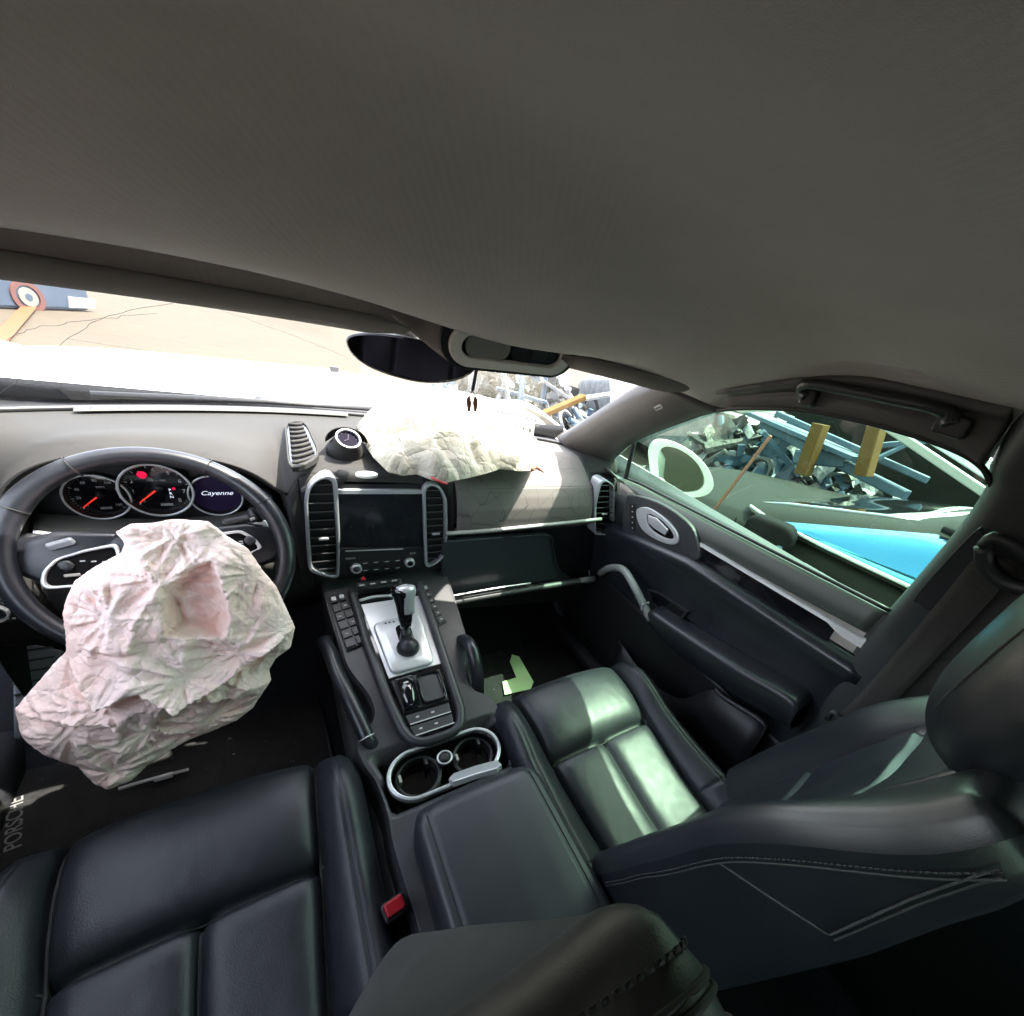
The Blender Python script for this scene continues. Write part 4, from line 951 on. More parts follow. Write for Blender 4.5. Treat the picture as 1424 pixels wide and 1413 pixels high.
def vent_frame(parent, px, fr, nsl, shrink, kind):
    O = np.array([fr.px(*p) for p in px]); n = 64
    Os = np.vstack([lin(np.vstack([O, O[:1]]), n+1)[:-1]])
    # smooth the corners a little
    for _ in range(2): Os = (np.roll(Os, 1, 0)+2*Os+np.roll(Os, -1, 0))/4
    m = (O.max(0)+O.min(0))/2; half = (O.max(0)-O.min(0))/2; b = .0085 if kind == 'centre' else .007
    Is = m+(Os-m)*((half-b)/half)
    k = ring('vent', fr, [tuple(x) for x in Os], [tuple(x) for x in Is], .014, .05, vent_silver, parent, bevel=.003)
    prism('vent_recess', fr, [tuple(x) for x in Is], -.012, .003, gloss, k, bevel=0)
    lo, hi = Is.min(0), Is.max(0)
    for i in range(nsl):
        y = lo[1]+(hi[1]-lo[1])*(i+.8)/(nsl+.6)
        # clip slat to the opening at this height
        xs = []
        for a, b_ in zip(Is, np.roll(Is, -1, 0)):
            if (a[1]-y)*(b_[1]-y) < 0: xs.append(a[0]+(b_[0]-a[0])*(y-a[1])/(b_[1]-a[1]))
        if len(xs) < 2: continue
        x0, x1 = min(xs), max(xs)
        f2 = Fr(fr.p((x0+x1)/2, y, .002), fr.u, fr.n*.93+fr.v*.36)
        prism('slat', f2, rrect(0, 0, x1-x0-.001, .018, .002, 2), .001, .0022, plast if kind == 'side' else slat_l, k, bevel=.0005)
        if i == nsl//2-1: prism('slider_tab', fr, rrect((x0+x1)/2, y, .020, .006, .002), .014, .008, metal_m, k, bevel=.001)
    return k
dashboard()

def centre_stack():
    e = thing('centre_stack', (0, .12, -.15), 'glossy black dashboard screen with buttons between two silver framed air vents', 'screen console')
    fr = Fr((0, .12, 0), (1, 0, 0), (0, 0, 1))
    prism('stack_body', fr, [(-.165, .09), (-.12, .118), (.12, .110), (.148, .08), (.145, -.11), (.09, -.15), (-.115, -.15), (-.18, -.12)], -.002, .06, plast_d, e, bevel=.008)
    vent_frame(e, [(423, 692), (428, 672), (443, 660), (458, 657), (468, 662), (472, 740), (471, 802), (455, 800), (428, 792), (425, 740)], fr, 11, .7, 'centre')
    vent_frame(e, [(586, 675), (596, 668), (611, 674), (620, 692), (621, 740), (617, 772), (603, 783), (590, 788), (588, 730)], fr, 11, .7, 'x')
    prism('screen_top_trim', fr, [fr.px(*p) for p in ((469, 680), (587, 680), (587, 686), (469, 686))], .006, .01, metal_m, e, bevel=.001)
    prism('screen', fr, [fr.px(*p) for p in ((470, 686), (587, 685), (587, 758), (471, 760))], .004, .006, screen_m, e, bevel=.001)
    cp = prism('control_panel', fr, [fr.px(*p) for p in ((471, 761), (587, 759), (588, 786), (560, 795), (472, 800))], .006, .012, plast_d, e, bevel=.002)
    prism('panel_groove', fr, [fr.px(*p) for p in ((480, 764), (560, 761), (560, 762.5), (480, 765.5))], .0068, .002, tagm, cp, bevel=0)
    for p in ((494, 787), (568, 779)):
        a = fr.px(*p)
        k = lathe('rotary_knob', fr, a[0], a[1], [(.013, .006), (.0125, .018), (.011, .020), (.008, .0205), (.007, .018), (.001, .018)], metal_m, e, n=24)
        ring('knob_ring', fr, circ(a[0], a[1], .0145, 24), circ(a[0], a[1], .0125, 24), .009, .004, plast, k)
        prism('knob_cap', fr, circ(a[0], a[1], .007, 18), .021, .004, gloss, k, bevel=.0005)
    for r_ in range(2):
        for c_ in range(4):
            x = 507+c_*15; y = 781+r_*10-c_*1.2; a = fr.px(x, y)
            k = prism('button', fr, rrect(a[0], a[1], .018, .009, .002), .0085, .004, plast_d, e, bevel=.0008)
            prism('button_print', fr, rrect(a[0], a[1], .010, .0022, .0005, 1), .0089, .0008, mark, k, bevel=0)
    text('printed_word', 'MEDIA', fr, *fr.px(487, 775), .0075, mark, e, top=.0065); text('printed_word', 'CAR', fr, *fr.px(573, 768), .0075, mark, e, top=.0065)
    # shade-coloured top cap between the frames
centre_stack()

def instruments():
    e = thing('instrument_cluster', (-.39, .22, .03), 'three round dark gauges with red needles under the dash hood behind the wheel', 'gauges')
    fr = Fr((0, .225, 0), (1, 0, 0), (0, .10, 1))
    prism('cluster_backing', fr, [(-.565, -.045), (-.565, .04), (-.50, .09), (-.44, .112), (-.39, .118), (-.33, .112), (-.27, .085), (-.215, .03), (-.215, -.045)], -.012, .008, plast_d, e)
    shroud = mat('sunlit_gauge_shroud', (.13, .125, .115), .5)
    # lower shroud, sunlight on the dash plastic put into its paler colour
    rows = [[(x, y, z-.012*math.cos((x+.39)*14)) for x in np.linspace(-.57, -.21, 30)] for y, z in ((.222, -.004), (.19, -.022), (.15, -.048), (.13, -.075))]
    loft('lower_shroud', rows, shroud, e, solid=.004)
    G = [(('speedometer'), (137, 690), .044, 20), (('rev_counter'), (220, 679), .0535, 14), (('info_display'), (301, 688), .044, 0)]
    for nm, p, r, tk in G:
        f2 = Fr(fr.p(*fr.px(*p)), fr.u, fr.v)
        front = .010 if nm == 'rev_counter' else .002
        k = lathe(nm, f2, 0, 0, [(.001, front-.012), (r*.93, front-.012), (r*.93, front+.004), (r*.97, front+.008), (r*1.02, front+.006), (r*1.04, front-.02)], plast_d, e, n=48)
        ring('bezel', f2, circ(0, 0, r*1.03, 48), circ(0, 0, r*.955, 48), front+.009, .004, metal_m, k, bevel=.001)
        top = front-.0105
        if tk:
            prism('dial', f2, circ(0, 0, r*.93, 40), top-.0005, .001, gloss, k, bevel=0)
            nt_ = 45 if nm == 'rev_counter' else 41
            V = []; Fc = []
            for i in range(nt_):
                a = R(225-270*i/(nt_-1)); big = i % 5 == 0; r0, r1, w_ = r*(.80 if big else .85), r*.90, r*(.012 if big else .006)
                s_, c_ = math.sin(a), math.cos(a); b0 = len(V)
                V += [f2.p(c_*r0-s_*w_, s_*r0+c_*w_, top+.0003), f2.p(c_*r0+s_*w_, s_*r0-c_*w_, top+.0003), f2.p(c_*r1+s_*w_, s_*r1-c_*w_, top+.0003), f2.p(c_*r1-s_*w_, s_*r1+c_*w_, top+.0003)]
                Fc.append((b0, b0+1, b0+2, b0+3))
            mesh('scale_marks', V, Fc, mark, k, smooth=False)['kind'] = 'stuff'
            if nm == 'rev_counter':
                for n_ in range(9):
                    a = R(225-270*n_/8.); text('numeral', str(n_), f2, r*.70*math.cos(a), r*.70*math.sin(a), r*.20, mark, k, top=top+.0003)
                text('dial_words', '1/min x 1000', f2, 0, r*.30, r*.10, mark, k, top=top+.0003)
                prism('warning_lamp', f2, circ(-r*.32, r*.52, r*.135, 18), top+.0012, .001, lamp_red, k, bevel=0)
                prism('small_lamp', f2, circ(r*.42, -r*.02, r*.05, 10), top+.0012, .001, lamp_red, k, bevel=0)
                text('gear_letters', 'P\nR\nN', f2, r*.30, -r*.22, r*.14, disp_t, k, top=top+.0003); text('odometer', '88888', f2, .1*r, -r*.66, r*.14, mark, k, top=top+.0003)
                ang = 222
            else:
                for n_, s_ in enumerate(('0', '20', '40', '60', '80', '100', '120', '140', '160')):
                    a = R(225-270*n_/8.); text('numeral', s_, f2, r*.66*math.cos(a), r*.66*math.sin(a), r*.15, mark, k, top=top+.0003)
                text('dial_words', 'MPH', f2, r*.1, r*.35, r*.13, mark, k, top=top+.0003); text('odometer', '88888', f2, .05*r, -r*.62, r*.15, mark, k, top=top+.0003)
                ang = 222
            a = R(ang); w_ = r*.035; s_, c_ = math.sin(a)*w_, math.cos(a)*w_
            prism('needle', f2, [(-s_, c_), (s_, -c_), (r*.82*math.cos(a)+s_*.4, r*.82*math.sin(a)-c_*.4), (r*.82*math.cos(a)-s_*.4, r*.82*math.sin(a)+c_*.4)], top+.004, .001, needle_m, k, bevel=0)
            lathe('needle_hub', f2, 0, 0, [(r*.13, top), (r*.12, top+.005), (.001, top+.006)], plast_d, k, n=16)
        else:
            prism('display', f2, circ(0, 0, r*.93, 40), top, .001, disp, k, bevel=0)
            text('display_word', 'Cayenne', f2, 0, r*.02, r*.30, disp_t, k, top=top+.0004, shear=.35, sx=1.15)
    # small dials of the side: fuel and temperature strips
    for i, p in enumerate(((72, 733), (352, 712))):
        f2 = Fr(fr.p(*fr.px(*p)), fr.u, fr.v)
        k = prism('edge_gauge', f2, rrect(0, 0, .035, .028, .01), -.008, .004, gloss, e, bevel=.001)
        for j in range(4): prism('gauge_mark', f2, rrect(-.010+j*.007, -.004+.002*j, .002, .006, .0004, 1), -.0075, .0008, mark if j else needle_m, k, bevel=0)
instruments()

# ================================================================== STEERING WHEEL
WC = np.array([-.380, .01, .015]); WT = R(31)
WF = Fr(WC, (1, 0, 0), (0, math.sin(WT), math.cos(WT)))    # n faces the driver
def steering_wheel():
    e = thing('steering_wheel', WC-np.array([0, 0, .17]), 'black leather steering wheel with silver trimmed spokes, half hidden by the airbag', 'steering wheel')
    n = 96; rows = []
    for i in range(n):
        a = 2*math.pi*i/n; Rr = .176; grip = 1+.12*math.exp(-((math.degrees(a) % 360-150)/14)**2)+.12*math.exp(-((math.degrees(a) % 360-30)/14)**2)
        row = []
        for j in range(16):
            b = 2*math.pi*j/16; r = .0140*grip
            row.append(WF.p((Rr+r*1.05*math.cos(b))*math.cos(a), (Rr+r*1.05*math.cos(b))*math.sin(a), r*1.15*math.sin(b)))
        rows.append(row)
    loft('rim', rows, rim_lea, e, cu=True, cv=True)
    for a in (150, 30, 118, 62):
        a = R(a); c = WF.p(.176*math.cos(a), .176*math.sin(a)); t = WF.u*(-math.sin(a))+WF.v*math.cos(a); o_ = WF.u*math.cos(a)+WF.v*math.sin(a)
        q = [c+(o_*.0172*math.cos(b)+WF.n*.0188*math.sin(b)) for b in np.linspace(0, 2*math.pi, 20)]
        tube('rim_seam', q, .0009, stitch_m, e, n=4)
    # hub + spokes
    F2 = Fr(WF.p(0, 0, -.012), WF.u, WF.v)
    prism('hub', F2, rrect(0, -.012, .15, .13, .05, 6), .012, .06, rim_lea, e, bevel=.015, smooth=True, seg=4)
    for s in (-1, 1):
        prism('spoke', F2, [(s*x, y) for x, y in ((.05, .045), (.12, .052), (.168, .040), (.172, -.01), (.150, -.030), (.10, -.045), (.05, -.05))][::s], .004, .028, rim_lea, e, bevel=.009, smooth=True, seg=3)
        if s < 0: out = [F2.px(*p, .010) for p in ((57, 812), (60, 795), (78, 777), (120, 764), (165, 755), (175, 800), (120, 816), (64, 820))]
        else: out = [F2.px(*p, .010) for p in ((300, 742), (335, 737), (355, 748), (366, 762), (350, 768), (338, 800), (300, 800))]
        O = lin(np.array(out+[out[0]]), 49)[:-1]; O = (np.roll(O, 1, 0)+2*O+np.roll(O, -1, 0))/4; m = O.mean(0)
        hf = (O.max(0)-O.min(0))/2
        I = m+(O-m)*((hf-.0055)/hf)
        k = ring('spoke_trim', F2, [tuple(x) for x in O], [tuple(x) for x in I], .016, .010, metal_m, e, bevel=.002)
        prism('switch_pad', F2, [tuple(x) for x in I], .0125, .006, dull_b, k, bevel=.001)
        c = F2.px(93, 787, .012) if s < 0 else F2.px(348, 752, .012)
        lathe('thumb_wheel', F2, c[0]-.008*s*0, c[1], [(.009, .012), (.009, .017), (.006, .0185), (.001, .0185)], plast, k, n=18)
        for j in range(3):
            a = (c[0]+.018+.012*j, c[1]+.006-.002*j) if s < 0 else (c[0]-.014, c[1]-.004*j)
            prism('switch_mark', F2, rrect(a[0], a[1], .006, .0022, .0006, 1), .0135, .001, mark, k, bevel=0)
        if s < 0: prism('roller_switch', F2, rrect(c[0]+.004, c[1]-.016, .018, .005, .002), .016, .004, cream, k, bevel=.001)
        # shift paddle behind
        pd = prism('paddle', Fr(WF.p(0, 0, -.035), WF.u, WF.v), [(s*.105, .045), (s*.150, .058), (s*.155, .030), (s*.11, .01)][::s], 0, .006, metal_m, e, bevel=.002)
    prism('bottom_spoke', F2, [(-.03, -.05), (.03, -.05), (.022, -.165), (-.022, -.165)], .0, .02, rim_lea, e, bevel=.008)
    tube('column', [WF.p(0, 0, -.05), WF.p(0, 0, -.20)], .045, plast_d, e, n=20)
    # stalks
    for pth, nm in (([(108, 758), (80, 752), (48, 752), (44, 760)], 'stalk'), ([(310, 728), (345, 720), (358, 715)], 'stalk')):
        pp = [Y(x, y, .055) for x, y in pth]; k = tube('stalk', spl(pp, 14), [.008+.008*sstep(5, 11, i) for i in range(14)], plast_d, e, n=10)
        for j in range(3):
            c = spl(pp, 14)[8+j]+np.array([0, -.0165, .002])
            prism('stalk_mark', Fr(c, (1, 0, 0), (0, 0, 1)), rrect(0, 0, .003, .004, .0005, 1), .001, .002, mark, k, bevel=0)
    prism('stalk_tip', Fr(Y(84, 756, .03), (1, .1, .3), (0, 0, 1)), rrect(0, 0, .032, .012, .004), .006, .010, vent_silver, e, bevel=.003)
steering_wheel()

# ================================================================== AIRBAGS
def crumple_field(npts, box_, seed, amp, rot=0):
    "height field of flat facets between random points, like crushed cloth"
    rg = np.random.default_rng(seed); x0, y0, x1, y1 = box_
    g = int(math.sqrt(npts)); P = []
    for i in range(-1, g+2):
        for j in range(-1, g+2):
            P.append(Vector((x0+(x1-x0)*(i+.5+rg.uniform(-.48, .48))/g, y0+(y1-y0)*(j+.5+rg.uniform(-.48, .48))/g)))
    h = rg.choice([-1, 1], len(P))*rg.uniform(.3, 1, len(P))*amp
    v, _, f, _, _, _ = geometry.delaunay_2d_cdt(P, [], [], 0, 1e-6)
    h = h[:len(v)]
    t = BVHTree.FromPolygons([(a.x, a.y, float(b)) for a, b in zip(v, h)], [tuple(q) for q in f])
    def fn(x, y):
        r = t.ray_cast(Vector((x, y, 10)), Vector((0, 0, -1))); return r[0].z if r[0] is not None else 0.
    return fn
def poly_dist(P, x, y):
    A = P; B = np.roll(P, -1, 0); ab = B-A; ap = np.array([x, y])-A
    t = np.clip((ap*ab).sum(1)/(ab*ab).sum(1), 0, 1); return np.sqrt((((A+ab*t[:, None])-(x, y))**2).sum(1).min())
def inside(P, x, y):
    A = P; B = np.roll(P, -1, 0); c = ((A[:, 1] > y) != (B[:, 1] > y)); xs = (B[:, 0]-A[:, 0])*(y-A[:, 1])/(B[:, 1]-A[:, 1]+1e-12)+A[:, 0]
    return (np.sum(c & (x < xs)) % 2) == 1
def sheet(name, outline, fr, hfn, step, mt_, parent, back=.02, smooth=True):
    "closed cushion: triangulated outline, front displaced by hfn(x, y, d), back flat-ish"
    O = np.array(outline); per = lin(np.vstack([O, O[:1]]), int(np.linalg.norm(np.diff(np.vstack([O, O[:1]]), axis=0), axis=1).sum()/step)+1)[:-1]
    pts = [Vector(p) for p in per]; n = len(pts); edges = [(i, (i+1) % n) for i in range(n)]
    lo, hi = O.min(0), O.max(0)
    for i, x in enumerate(np.arange(lo[0], hi[0], step)):
        for y in np.arange(lo[1], hi[1], step*.9):
            xx = x+(step/2 if int((y-lo[1])/(step*.9)) % 2 else 0)
            if inside(per, xx, y) and poly_dist(per, xx, y) > step*.6: pts.append(Vector((xx, y)))
    v, _, f, _, _, _ = geometry.delaunay_2d_cdt(pts, edges, [], 1, 1e-7)
    V = []; D = [poly_dist(per, p.x, p.y) for p in v]
    for p, d in zip(v, D): V.append(fr.p(p.x, p.y, hfn(p.x, p.y, d)))
    m = len(V)
    for p, d in zip(v, D): V.append(fr.p(p.x, p.y, -back*min(1, d/.03)-.0005))
    Fc = [tuple(q) for q in f]+[tuple(i+m for i in q)[::-1] for q in f]
    o = mesh(name, V, Fc, mt_, parent, smooth=smooth)
    bm = bmesh.new(); bm.from_mesh(o.data); bmesh.ops.remove_doubles(bm, verts=bm.verts, dist=.0008); bmesh.ops.recalc_face_normals(bm, faces=bm.faces)
    bm.to_mesh(o.data); bm.free(); o.data.polygons.foreach_set('use_smooth', [smooth]*len(o.data.polygons))
    return o
def driver_airbag():
    # plane through the hub, a little steeper than the wheel
    fr = Fr((-.37, -.14, -.04), (1, .02, 0), (0, .30, .95))
    px = ((160, 740), (180, 728), (210, 727), (240, 721), (290, 724), (318, 746), (345, 762), (368, 795), (385, 815), (400, 848), (411, 872), (405, 900), (385, 915), (375, 930), (378, 945), (352, 985), (330, 1002), (300, 1015), (262, 1030), (240, 1042), (205, 1065), (185, 1085), (150, 1097), (128, 1088), (108, 1066), (60, 1046), (30, 1020), (20, 985), (52, 948), (78, 918), (92, 905), (90, 880), (86, 852), (92, 830), (102, 808), (130, 788), (168, 768), (172, 755))
    O = [fr.px(*p) for p in px]
    lo = np.min(O, 0); hi = np.max(O, 0); bx = (lo[0]-.02, lo[1]-.02, hi[0]+.02, hi[1]+.02)
    f1 = crumple_field(24, bx, 1, .022); f2 = crumple_field(130, bx, 2, .017); f3 = crumple_field(560, bx, 3, .0078); f4 = crumple_field(2800, bx, 8, .0026)
    hole = np.array([fr.px(*p) for p in ((236, 812), (262, 790), (298, 775), (308, 800), (322, 850), (312, 872), (268, 872), (238, 866))])
    star = np.array(fr.px(232, 800)); star2 = np.array(fr.px(160, 842))
    fold = np.array([fr.px(*p) for p in ((95, 905), (150, 960), (205, 935), (255, 960), (310, 935), (380, 890))])
    fold2 = np.array([fr.px(*p) for p in ((110, 985), (165, 985), (210, 1000), (240, 960), (330, 960))])
    ridge = np.array([fr.px(*p) for p in ((165, 742), (200, 775), (232, 800), (200, 850), (190, 900))])
    GATH = [(*fr.px(*p), am) for p, am in (((232, 800), 1.2), ((160, 842), 1.1), ((262, 925), 1.1), ((150, 965), 1.0), ((330, 890), 1.0), ((210, 1010), 1.1), ((350, 800), .9), ((110, 1000), .9), ((160, 1065), 1.), ((290, 990), 1.), ((240, 740), .9), ((385, 870), .8), ((110, 890), .9))]
    def pl(Pl, x, y):
        A = Pl[:-1]; B = Pl[1:]; ab = B-A; ap = np.array([x, y])-A; t = np.clip((ap*ab).sum(1)/(ab*ab).sum(1), 0, 1)
        q = A+ab*t[:, None]; dd = np.hypot(*(q-(x, y)).T); i = dd.argmin(); cr = ab[i][0]*ap[i][1]-ab[i][1]*ap[i][0]
        return dd[i], np.sign(cr)
    def h(x, y, d):
        e_ = min(1, d/.035)**.6; z = .052*min(1, d/.12)**.55
        w1 = mnoise.noise(Vector((x*9, y*9, 1)))*.02; w2 = mnoise.noise(Vector((x*9, y*9, 5)))*.02
        a, b = x+w1, y+w2
        c = f1(a, b)*.8+f2(a+w2*.5, b)*.42+f3(x+w2*.4, y+w1*.4)*.22
        # folds fanning out from the points where the cloth is gathered
        tot = 1e-6; acc = 0
        for k_, (gx, gy, am) in enumerate(GATH):
            dx, dy = a-gx, b-gy; r_ = math.hypot(dx, dy); th = math.atan2(dy, dx); w_ = math.exp(-(r_/.075)**2); rr_ = min(1, r_/.02)
            n1 = mnoise.noise(Vector((math.cos(th)*2.6, math.sin(th)*2.6, r_*7+k_*9))); n2 = mnoise.noise(Vector((math.cos(th)*6, math.sin(th)*6, r_*14+k_*5)))
            acc += w_*rr_*am*(.020*(.45-abs(n1)*1.6)+.013*(.4-abs(n2)*1.5)); tot += w_
        c += acc/max(tot, .35)
        # pocket
        if inside(hole, x, y): dh = poly_dist(hole, x, y); c -= .024*min(1, dh/.012)
        else:
            dh = poly_dist(hole, x, y); c += .012*math.exp(-(dh/.014)**2)
        for Pl, am in ((fold, .026), (fold2, .016)):
            dd, sg_ = pl(Pl, x, y); c += (am*math.exp(-dd/.035) if sg_ > 0 else -am*.8*math.exp(-dd/.018))
        dd, _ = pl(ridge, x, y); c += .016*math.exp(-(dd/.016))
        return z+c*e_
    e = thing('driver_airbag', fr.p(0, -.25), 'crumpled pinkish white airbag hanging deflated from the steering wheel', 'airbag')
    o = sheet('airbag_cloth', O, fr, h, .0032, bag_p, e, back=.03)
    o.modifiers.new('u', 'SUBSURF').levels = 1; o.modifiers['u'].render_levels = 1
    tube('airbag_neck', [fr.p(0, .03, -.02), WF.p(0, 0, .0)], .045, bag_p, e, n=16)
driver_airbag()

def passenger_airbag():
    e = thing('passenger_airbag', (.22, .22, .16), 'blown out white passenger airbag lying in sunlight on the dash against the windscreen', 'airbag')
    fr = Fr((.22, .20, .165), (1, 0, 0), (0, 1, 0))
    O = [tuple(Z(x, y, .160)[:2]-fr.o[:2]) for x, y in ((497, 596), (505, 618), (520, 640), (540, 660), (560, 665), (580, 663), (600, 671), (622, 674), (650, 668), (675, 662), (695, 655), (720, 658), (745, 657), (750, 640), (747, 615))]
    O += [(.22, .19), (.12, .235), (.0, .27), (-.10, .28), (-.18, .265)]
    lo = np.min(O, 0); hi = np.max(O, 0); bx = (lo[0]-.02, lo[1]-.02, hi[0]+.02, hi[1]+.02)
    f1 = crumple_field(14, bx, 21, .016); f2 = crumple_field(110, bx, 22, .008); f3 = crumple_field(500, bx, 23, .003)
    def h(x, y, d):
        ex = min(1, d/.05)**.5; z = .085*min(1, d/.13)**.6
        # long folds running towards the passenger
        th = x*44+y*30+2.6*mnoise.noise(Vector((x*7, y*7, 3)))
        c = f1(x, y)+f2(x, y)*.6+f3(x, y)*.7+.018*(.5-abs(mnoise.noise(Vector((x*16+y*9, y*9, 2)))*1.6))+.024*abs(math.sin(th))*sstep(.16, -.08, y)-.006
        zz = z+c*ex
        # stay below the glass
        yw = y+fr.o[1]; gl = .160+.285*max(0, (baseY(x+.22)-yw-.0))/(baseY(x+.22)+.05)+.028 if yw < baseY(x+.22) else .16
        return max(0.001, min(zz, gl-fr.o[2]-.012+.35*0))
    o = sheet('airbag_cloth', O, fr, h, .0055, bag_w, e, back=.0)
    # scorched bits and tether
    for i, (p, q) in enumerate((((600, 640), (622, 668)), ((690, 620), (712, 640)))):
        pass
    tube('tether_scrap', spl([Z(738, 654, .166), Z(746, 650, .172), Z(756, 657, .166)], 8), [.004, .006, .005, .007, .004, .005, .003, .002], brown_m, e, n=6)
    tube('red_thread', spl([Z(600, 664, .175), Z(612, 670, .172), Z(622, 673, .168)], 8), .0022, red_m, e, n=6)
passenger_airbag()

def card():
    c = at(722, 590, (0, .44, 0), (0, 1, 0)); e = thing('label_card', c, 'small white card with dark squares between the folded airbag and windscreen foot', 'card')
    fr = Fr((0, .40, 0), (1, .0, 0), (0, 0, 1))
    fr = Fr(at(722, 592, (0, .36, 0), (.3, 1, 0)), (1, -.3, 0), (0, .3, 1))
    pts = [fr.px(*p) for p in ((702, 577), (744, 586), (741, 612), (703, 606))]
    prism('card_sheet', fr, pts, .0, .002, cardm, e, bevel=.0003)
    tube('card_top_edge', [fr.p(*fr.px(692, 572)), fr.p(*fr.px(746, 585))], .0025, plast_d, e, n=6)
    for p in ((728, 597), (737, 599), (718, 594)):
        a = fr.px(*p); prism('printed_square', fr, rrect(a[0], a[1], .008, .012, .001, 1), .0005, .001, scrap_m, e, bevel=0)
card()
# ================================================================== CENTRE CONSOLE
DK = Fr((0, .10, -.17), (1, 0, 0), (0, .962, .272))      # sloping deck: v runs forward, v = -distance
def dpx(*p): return DK.px(*p)
def console():
    e = thing('centre_console', (0, -.3, -.66), 'grey centre console with button rows, cup holders and padded side handles between the seats', 'console')
    # body: cross sections along the car
    rows = []
    prof = [(.14, .150, -.160), (.05, .148, -.184), (-.05, .142, -.212), (-.12, .136, -.232), (-.20, .110, -.255), (-.25, .112, -.270), (-.285, .146, -.281), (-.33, .146, -.293), (-.38, .132, -.304), (-.45, .126, -.310), (-.52, .128, -.315), (-.70, .120, -.32), (-1.0, .115, -.33)]
    for y, hw, z in prof:
        bw = .150 if y > -.3 else .13
        rows.append(spl([(-bw, y, -.66), (-bw, y, -.48), (-(hw+.012), y, -.40), (-(hw+.004), y, z-.03), (-hw+.004, y, z-.008), (-hw+.014, y, z-.0055), (-.03, y, z-.005), (.03, y, z-.005), (hw-.014, y, z-.0055), (hw-.004, y, z-.008), (hw+.004, y, z-.03), (hw+.012, y, -.40), (bw, y, -.48), (bw, y, -.66)], 70))
    G = np.array(rows); G = np.stack([spl(G[:, j], 80) for j in range(70)], 1)
    # leave the cup holder opening free: drop vertices inside it
    cz0 = .515
    for row in G:
        for p in row:
            q = p-DK.o; v = -(q@DK.v); u = p[0]
            if p[2] > -.36 and abs(v-.507) < .060 and abs(u-.006) < .118:
                p[2] = -.40
    loft('console_body', G, console_m, e)
    for s in (-1, 1):
        rr = [[(s*(.128+.0), y, -.36-.03*0), (s*.158, y, -.385), (s*.165, y, -.45), (s*.160, y, -.66)] for y in np.linspace(.25, -1.0, 20)]
        loft('side_skirt', [spl(r_, 10) for r_ in rr], dash_d, e, solid=.003)
    # raised outer frame of the deck, rounded at the rear
    out = [(-.092, -.02), (-.088, -.17), (-.078, -.30), (-.064, -.41), (-.052, -.445), (-.03, -.458), (.03, -.458), (.052, -.445), (.062, -.41), (.064, -.30), (.066, -.17), (.066, -.02)]
    O = lin(out, 70); m = np.array([-.012, -.2]); hf = np.array([.078, .26])
    rail = [DK.p(a, b, .006) for a, b in O]
    tube('deck_frame', rail, .0105, console_m, e, n=10)
    prism('deck_well', DK, [tuple(m+(x-m)*np.array([.93, .975])) for x in O], .0015, .006, gloss, e, bevel=.001)
    # ---- button banks
    for s, L in ((-1, ((457, 832), (478, 826), (512, 893), (482, 905))), (1, ((577, 820), (593, 815), (621, 864), (600, 876)))):
        q = [np.array(dpx(*p)) for p in L]
        k = prism('button_bank', DK, [tuple(x) for x in q], .002, .006, console_m, e, bevel=.001)
        nr, nc = 6, 2
        for r_ in range(nr):
            for c_ in range(nc):
                def P(a, b): return (q[0]*(1-a)+q[1]*a)*(1-b)+(q[3]*(1-a)+q[2]*a)*b
                a0, a1, b0, b1 = c_/nc+.03, (c_+1)/nc-.03, r_/nr+.02, (r_+1)/nr-.02
                pts = [tuple(P(a0, b0)), tuple(P(a1, b0)), tuple(P(a1, b1)), tuple(P(a0, b1))]
                b_ = prism('button', DK, pts, .006+.002*(r_ == 0), .005, plast_d if r_ == 0 else console_m, k, bevel=.001)
                c = P((a0+a1)/2, (b0+b1)/2)
                if r_ == 0: prism('rocker_tip', DK, rrect(c[0], c[1], .010, .012, .002, 2), .011, .004, metal_m, b_, bevel=.001)
                elif (r_+c_) % 2 == 0 or s > 0: prism('button_print', DK, rrect(c[0], c[1], .006, .003, .0006, 1), .0064, .0006, mark, b_, bevel=0)
    # hazard and climate row at the foot of the dash
    fr = Fr((0, .085, -.152), (1, 0, 0), (0, .75, .66))
    k = prism('climate_bar', fr, [fr.px(*p) for p in ((494, 822), (497, 811), (556, 804), (560, 814))], .004, .012, plast, e, bevel=.002)
    for i in range(4):
        c = fr.px(503+i*15, 815-i*2.2); b_ = prism('button', fr, rrect(c[0], c[1], .022, .012, .002), .008, .005, plast_d, k, bevel=.001)
        prism('button_print', fr, rrect(c[0], c[1], .012, .003, .0006, 1), .0084, .0006, mark, b_, bevel=0)
    c = fr.px(505, 805); prism('hazard_mark', fr, [(c[0]-.006, c[1]-.004), (c[0]+.006, c[1]-.004), (c[0], c[1]+.006)], .006, .006, red_m, k, bevel=0)
    # ashtray lid
    tp = [dpx(*p) for p in ((500, 845), (505, 836), (548, 832), (575, 835), (576, 845), (510, 866))]
    prism('tray_opening', DK, tp, .0035, .004, gloss, e, bevel=0)
    tube('tray_trim', spl([DK.p(*dpx(*p), .008) for p in ((500, 838), (520, 833), (545, 831))], 10), .004, metal_m, e, n=8)
    # gear plate
    gp = [np.array(dpx(*p)) for p in ((510, 872), (575, 856), (603, 925), (546, 940))]
    gp[0][0] = -.068; gp[1][0] = .044; gp[2][0] = .040; gp[3][0] = -.056
    O = lin(np.vstack([gp, gp[:1]]), 49)[:-1]
    for _ in range(2): O = (np.roll(O, 1, 0)+2*O+np.roll(O, -1, 0))/4
    prism('side_trim', DK, [(-.080, -.06), (.058, -.06), (.054, -.28), (-.062, -.285)], .004, .004, metal_m, e, bevel=.001)
